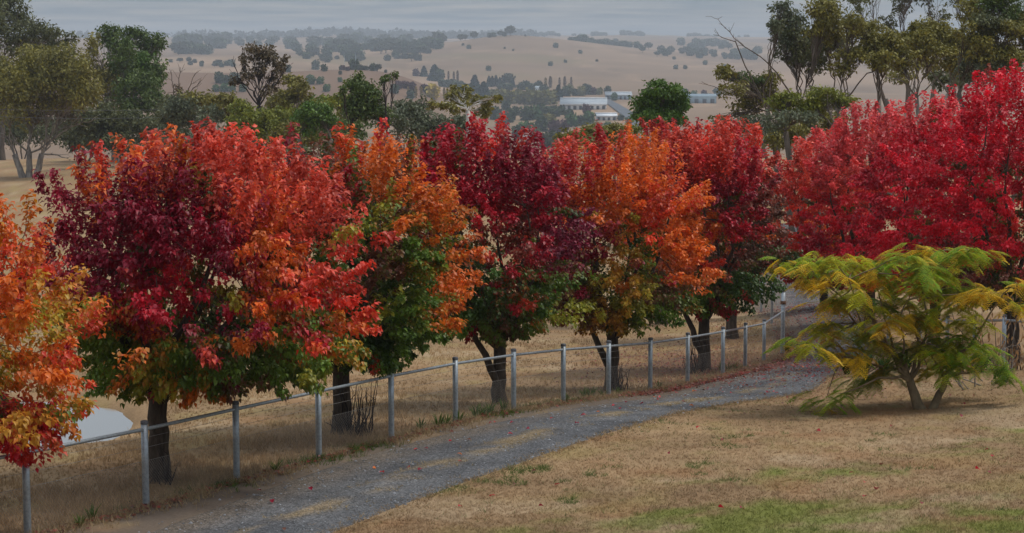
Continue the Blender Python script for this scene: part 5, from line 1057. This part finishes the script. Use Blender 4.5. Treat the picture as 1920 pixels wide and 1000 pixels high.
# gravel stones
n = 9000; rows = grng.integers(0, 170, n); u2 = grng.random(n); X = DL[rows, 0] * (1 - u2) + DR[rows, 0] * u2 + grng.normal(0, .15, n); Y = DL[rows, 1] * (1 - u2) + DR[rows, 1] * u2 + grng.normal(0, .15, n)
S = 0.008 + 0.018 * grng.random(n) ** 3; Pz = np.c_[X, Y, G(X, Y) + 0.030 + 0.033 * np.exp(-((u2 - .58) / .1) ** 2)]
octv = np.array([[1, 0, 0], [0, 1, 0], [-1, 0, 0], [0, -1, 0], [0, 0, .8], [0, 0, -.8]]); octf = np.array([[0, 1, 4], [1, 2, 4], [2, 3, 4], [3, 0, 4]])
V = (Pz[:, None] + octv * S[:, None, None] * grng.uniform(.6, 1.4, (n, 6, 1))).reshape(-1, 3); T = (np.arange(n)[:, None, None] * 6 + octf).reshape(-1, 3)
C = np.repeat(np.array([.20, .205, .215]) * grng.uniform(.5, 1.7, (n, 1)), 6, 0)
tag(ob('gravel', mesh('gravel', V, T, M['grass'], C)), 'loose blue grey gravel stones on the driveway', 'gravel', kind='stuff')

# ---------------------------------------------------------------- fallen leaves
lrng = np.random.default_rng(8)
LCOL = {'crimson': 'cr', 'maroon': 'ma', 'orange': 'or', 'rosy': 'pk', 'brown': 'br'}
def place_leaf(p, cname, label, group):
    o = ob('fallen_leaf', leaf_object_mesh(PK.index(LCOL[cname]), int(lrng.integers(0, 4)))); s_ = lrng.uniform(.07, .11)
    o.scale = (s_, s_, s_); o.rotation_euler = (lrng.normal(0, .35), lrng.normal(0, .35), lrng.uniform(0, 6.28)); o.location = p + [0, 0, s_ * 0.10]; tag(o, label, 'leaf', group)
n = 110; rows = (lrng.random(n) ** 1.0 * 125).astype(int) + 4; u2 = np.clip(lrng.beta(1.6, 2.2, n), .03, .97)
for a, b in zip(rows, u2):
    x = DL[a, 0] * (1 - b) + DR[a, 0] * b; y = DL[a, 1] * (1 - b) + DR[a, 1] * b; cn = str(lrng.choice(list(LCOL), p=[.3, .3, .12, .2, .08]))
    place_leaf(np.array([x, y, float(G(x, y)) + .028 + .035 * math.exp(-((b - .58) / .1) ** 2)]), cn, f'{cn} fallen leaf lying on the grey gravel of the drive', 'fallen leaves on the gravel')
lx, ly = lrng.uniform(800, 1880, 34), lrng.uniform(760, 960, 34); el = np.interp(lx, [p[0] for p in EDGE_R], [p[1] for p in EDGE_R]); kp = ly > el + 8
for p in hit(lx[kp], ly[kp], 16, 60, 160)[0]:
    cn = str(lrng.choice(['maroon', 'brown', 'crimson'])); place_leaf(p + [0, 0, .02], cn, f'{cn} fallen leaf lying on the dry lawn', 'fallen leaves on the lawn')
# drifts of leaf litter along the fence and under the trees
n = 9000; q = lrng.random(n); seg = np.where(lrng.random(n) < .72, lrng.uniform(9.2, 15.6, n), lrng.uniform(1, 16, n)); i0 = np.clip(seg.astype(int), 0, len(FENCE_LINE) - 2); f_ = (seg - i0)[:, None]
XY = FENCE_LINE[i0] * (1 - f_) + FENCE_LINE[i0 + 1] * f_; spread = np.where(seg > 9, .42, .22)
XY = XY + np.c_[np.abs(lrng.normal(.10, 1, n)) * spread * .7, -np.abs(lrng.normal(.1, 1, n)) * spread * .8]
m2 = 5200; XY2 = np.c_[lrng.normal(6.2, 2.0, m2), lrng.normal(51, 5.0, m2)]; XY3 = np.c_[lrng.normal(11.5, 1.6, 2600), lrng.normal(70, 9, 2600)]
k3 = 1500; r3 = lrng.integers(70, 200, k3); u3 = lrng.random(k3); XY4 = DL[r3] * (1 - u3[:, None]) + DR[r3] * u3[:, None]
XY = np.vstack([XY, XY2, XY3, XY4]); n = len(XY); P = np.c_[XY, G(XY[:, 0], XY[:, 1]) + 0.02 + .02 * lrng.random(n)]
P[:, 2] += np.where(inside(P[:, 0], P[:, 1], DRIVE_POLY), .03, 0)
ha = lrng.random(n) * 6.283; d = np.stack([np.cos(ha), np.sin(ha), lrng.normal(0, .25, n)], -1); nn = lrng.normal(0, .35, (n, 3)); nn[:, 2] += 1
cs = np.array([[.20, .055, .035], [.13, .035, .028], [.22, .09, .055], [.11, .06, .045], [.28, .05, .04]])[lrng.integers(0, 5, n)] * lrng.uniform(.7, 1.2, (n, 1))
L = lrng.uniform(.055, .095, n); V, T, C = leaves(P, d, nn, L, L * .32, cs, False)
tag(ob('leaf_litter', mesh('leaf_litter', V, T, M['leaf'], C)), 'drifts of red brown leaf litter along the fence and drive', 'leaf litter', kind='stuff')

# ---------------------------------------------------------------- strappy plants, suckers, shrubs
def strap_mesh(seed, blades_n, ln, wd, c1, c2):
    r = np.random.default_rng(seed); B = Bag()
    for q in range(blades_n):
        az = r.random() * 6.283; L = ln * r.uniform(.6, 1.1); out = r.uniform(.25, .75); h = np.array([math.cos(az), math.sin(az), 0]); sd_ = np.array([-h[1], h[0], 0]); o0 = h * r.uniform(0, .05)
        pts = [o0 + h * L * out * t ** 1.5 + np.array([0, 0, L * (t - .55 * out * t * t)]) for t in (0, .3, .6, .85, 1)]; ws = np.array([.8, 1, .9, .55, .05]) * wd
        V = np.array([p + sd_ * w_ * e + [0, 0, -.03] for p, w_ in zip(pts, ws) for e in (-1, 1)]); t = r.random(); B.add(V, np.array([[2 * j, 2 * j + 1, 2 * j + 3, 2 * j + 2] for j in range(4)]), np.array(c1) * t + np.array(c2) * (1 - t))
    return B.mesh('strap_leaves', M['grass'])
SM = [strap_mesh(900 + q, 26, .34, .011, (.115, .165, .03), (.06, .105, .022)) for q in range(3)]
for q, (px, py, s_) in enumerate([(172, 975, .85), (150, 988, .7), (517, 884, .8), (788, 805, .9), (822, 801, 1.05), (838, 798, .9), (860, 792, 1), (892, 782, 1), (904, 779, .9), (918, 776, 1.0), (944, 771, 1), (1062, 752, .8), (1096, 747, 1), (1108, 746, 1.05), (1130, 744, .7), (1160, 741, .7), (1236, 728, .8), (1352, 697, 1.0), (1366, 696, 1.0), (1378, 694, .8)]):
    p = hit(px, py, 16, 90, 200)[0][0]; o = ob('strappy_plant', SM[q % 3]); o.location = p; o.rotation_euler = (0, 0, q * 1.3); o.scale = (s_, s_, s_); tag(o, 'green tuft of strappy leaves at the foot of the pipe fence', 'plant', 'strappy tufts along the fence')
SD = [strap_mesh(950 + q, 60, .72, .02, (.05, .09, .022), (.025, .05, .014)) for q in range(2)]
for q, (px, D, s_) in enumerate([(1588, 44.5, 1.0), (1622, 43.5, 1.1), (1655, 43, .9), (1475, 57.3, .7), (1800, 42.5, .9), (1840, 42, .9), (1780, 43, .8), (1700, 43.5, .8)]):
    p = GP(px, D); o = ob('clump_plant', SD[q % 2]); o.location = p; o.scale = (s_,) * 3; o.rotation_euler = (0, 0, q); tag(o, 'dark green clump of long strap leaves ' + ('beside the drive corner post' if px == 1475 else 'behind the silk tree'), 'plant', None if px == 1475 else 'dark clumps behind the silk tree')
def sticks(name, label, px, D, n, hmax, spread, seed, leafc=None, bark='dark_bark', branchy=False, r0=.016):
    r = np.random.default_rng(seed); base = GP(px, D); root = thing(name, base, label, 'shrub'); B = Bag(); tips = []
    for q in range(n):
        h = hmax * r.uniform(.3, 1) ** 1.2; b = np.array([r.normal(0, spread * .45), r.normal(0, spread * .3), -.05]); e = b + [r.normal(0, spread * .35) + (b[0] * .8 if branchy else 0), r.normal(0, spread * .25), h]
        P = path(b, e, r, 5, wig=.05); V, Q = tube_geo(P, np.linspace(r0 * r.uniform(.7, 1.3), r0 * .3, 5), 5); ob('stem', mesh('stem', V, Q, M[bark]), root); tips.append(P)
        for j in range(4 if branchy else 2):
            a = P[r.integers(1, 5)]; ee = a + r.normal(0, .16 if branchy else .06, 3) + [0, 0, .14]; V, Q = tube_geo(path(a, ee, r, 4, wig=.06), np.linspace(r0 * .4, r0 * .15, 4), 4, cap=False); B.add(V, Q)
    tag(ob('twigs', B.mesh('twigs', M[bark], col=False), root), kind='stuff')
    if leafc is not None:
        P = np.concatenate([p[1:] for p in tips]); k_ = 420; P = P[r.integers(0, len(P), k_)] + r.normal(0, .12, (k_, 3)); P[:, 2] = np.maximum(P[:, 2], .15); d = r.normal(0, .3, (k_, 3)); d[:, 2] -= .9; L = r.uniform(.10, .2, k_)
        V, T, C = leaves(P, d, r.normal(0, 1, (k_, 3)), L, L * .16, np.array(leafc) * r.uniform(.6, 1.3, (k_, 1)), False); tag(ob('dry_leaves', mesh('dry_leaves', V, T, M['leaf'], C), root), kind='stuff')
sticks('dead_suckers', 'clump of dead dark upright suckers beside the trunk behind the fence', 668, 33.6, 30, 1.05, .34, 301)
sticks('dead_suckers', 'thin dry sticks standing by the forked trunk of the orange tree', 1163, 43.4, 12, .75, .26, 302)
sticks('dead_suckers', 'dark dry brush at the foot of the scarlet tree', 1302, 48.6, 26, .8, .3, 303)
sticks('dead_suckers', 'short dark sticks beside the maroon tree trunk', 316, 28.7, 8, .55, .12, 304)
sticks('dry_shrub', 'shrub with hanging dry tan leaves in front of the pipe rail', 1862, 42.2, 22, 1.75, .9, 305, leafc=(.30, .17, .075), bark='twig')
sticks('bare_shrub', 'bare pale branching shrub under the yellow fronds', 1868, 39.5, 14, 1.35, 1.0, 306, bark='gum_bark', branchy=True)

# fallen dry branch by the pond and reeds
B = Bag(); rrn = np.random.default_rng(41)
pb = hit(118, 832, 16, 90, 200)[0][0]; e0 = W(128, 790, pb[1])
br = thing('dead_branch', pb, 'bare forked dead branch standing at the pond edge', 'branch')
for q, (a, b) in enumerate(((118, 770), (145, 815), (100, 800), (80, 818))):
    e = W(a, b, pb[1] * CP - pb[2] * SP); V, Q = tube_geo(path(pb - [0, 0, .05], e, rrn, 6, wig=.08), np.linspace(.02, .006, 6), 5); ob('twig', mesh('twig', V - pb, Q, M['twig']), br)

# ---------------------------------------------------------------- valley haze
m, t, o = new_mat('haze'); pv_ = t.nodes.new('ShaderNodeVolumePrincipled'); pv_.inputs['Color'].default_value = (0.86, 0.90, 0.96, 1); pv_.inputs['Density'].default_value = 0.00018; pv_.inputs['Anisotropy'].default_value = 0.0
t.links.new(pv_.outputs[0], o.inputs['Volume'])
V, Q = box_geo((-8300, -8300, float(GV[:, 2].min()) - 1.5), (8300, 8300, max(60.0, float(GV[:, 2].max()) + 40)))
hz = ob('haze', mesh('haze', V, Q, m)); tag(hz, kind='stuff')
print('objects', len(bpy.data.objects), 'tris', sum(len(x.loops) - 2 * len(x.polygons) for x in bpy.data.meshes), 'verts', sum(len(x.vertices) for x in bpy.data.meshes), 'polys', sum(len(x.polygons) for x in bpy.data.meshes), 'z', GV[:, 2].min(), GV[:, 2].max())
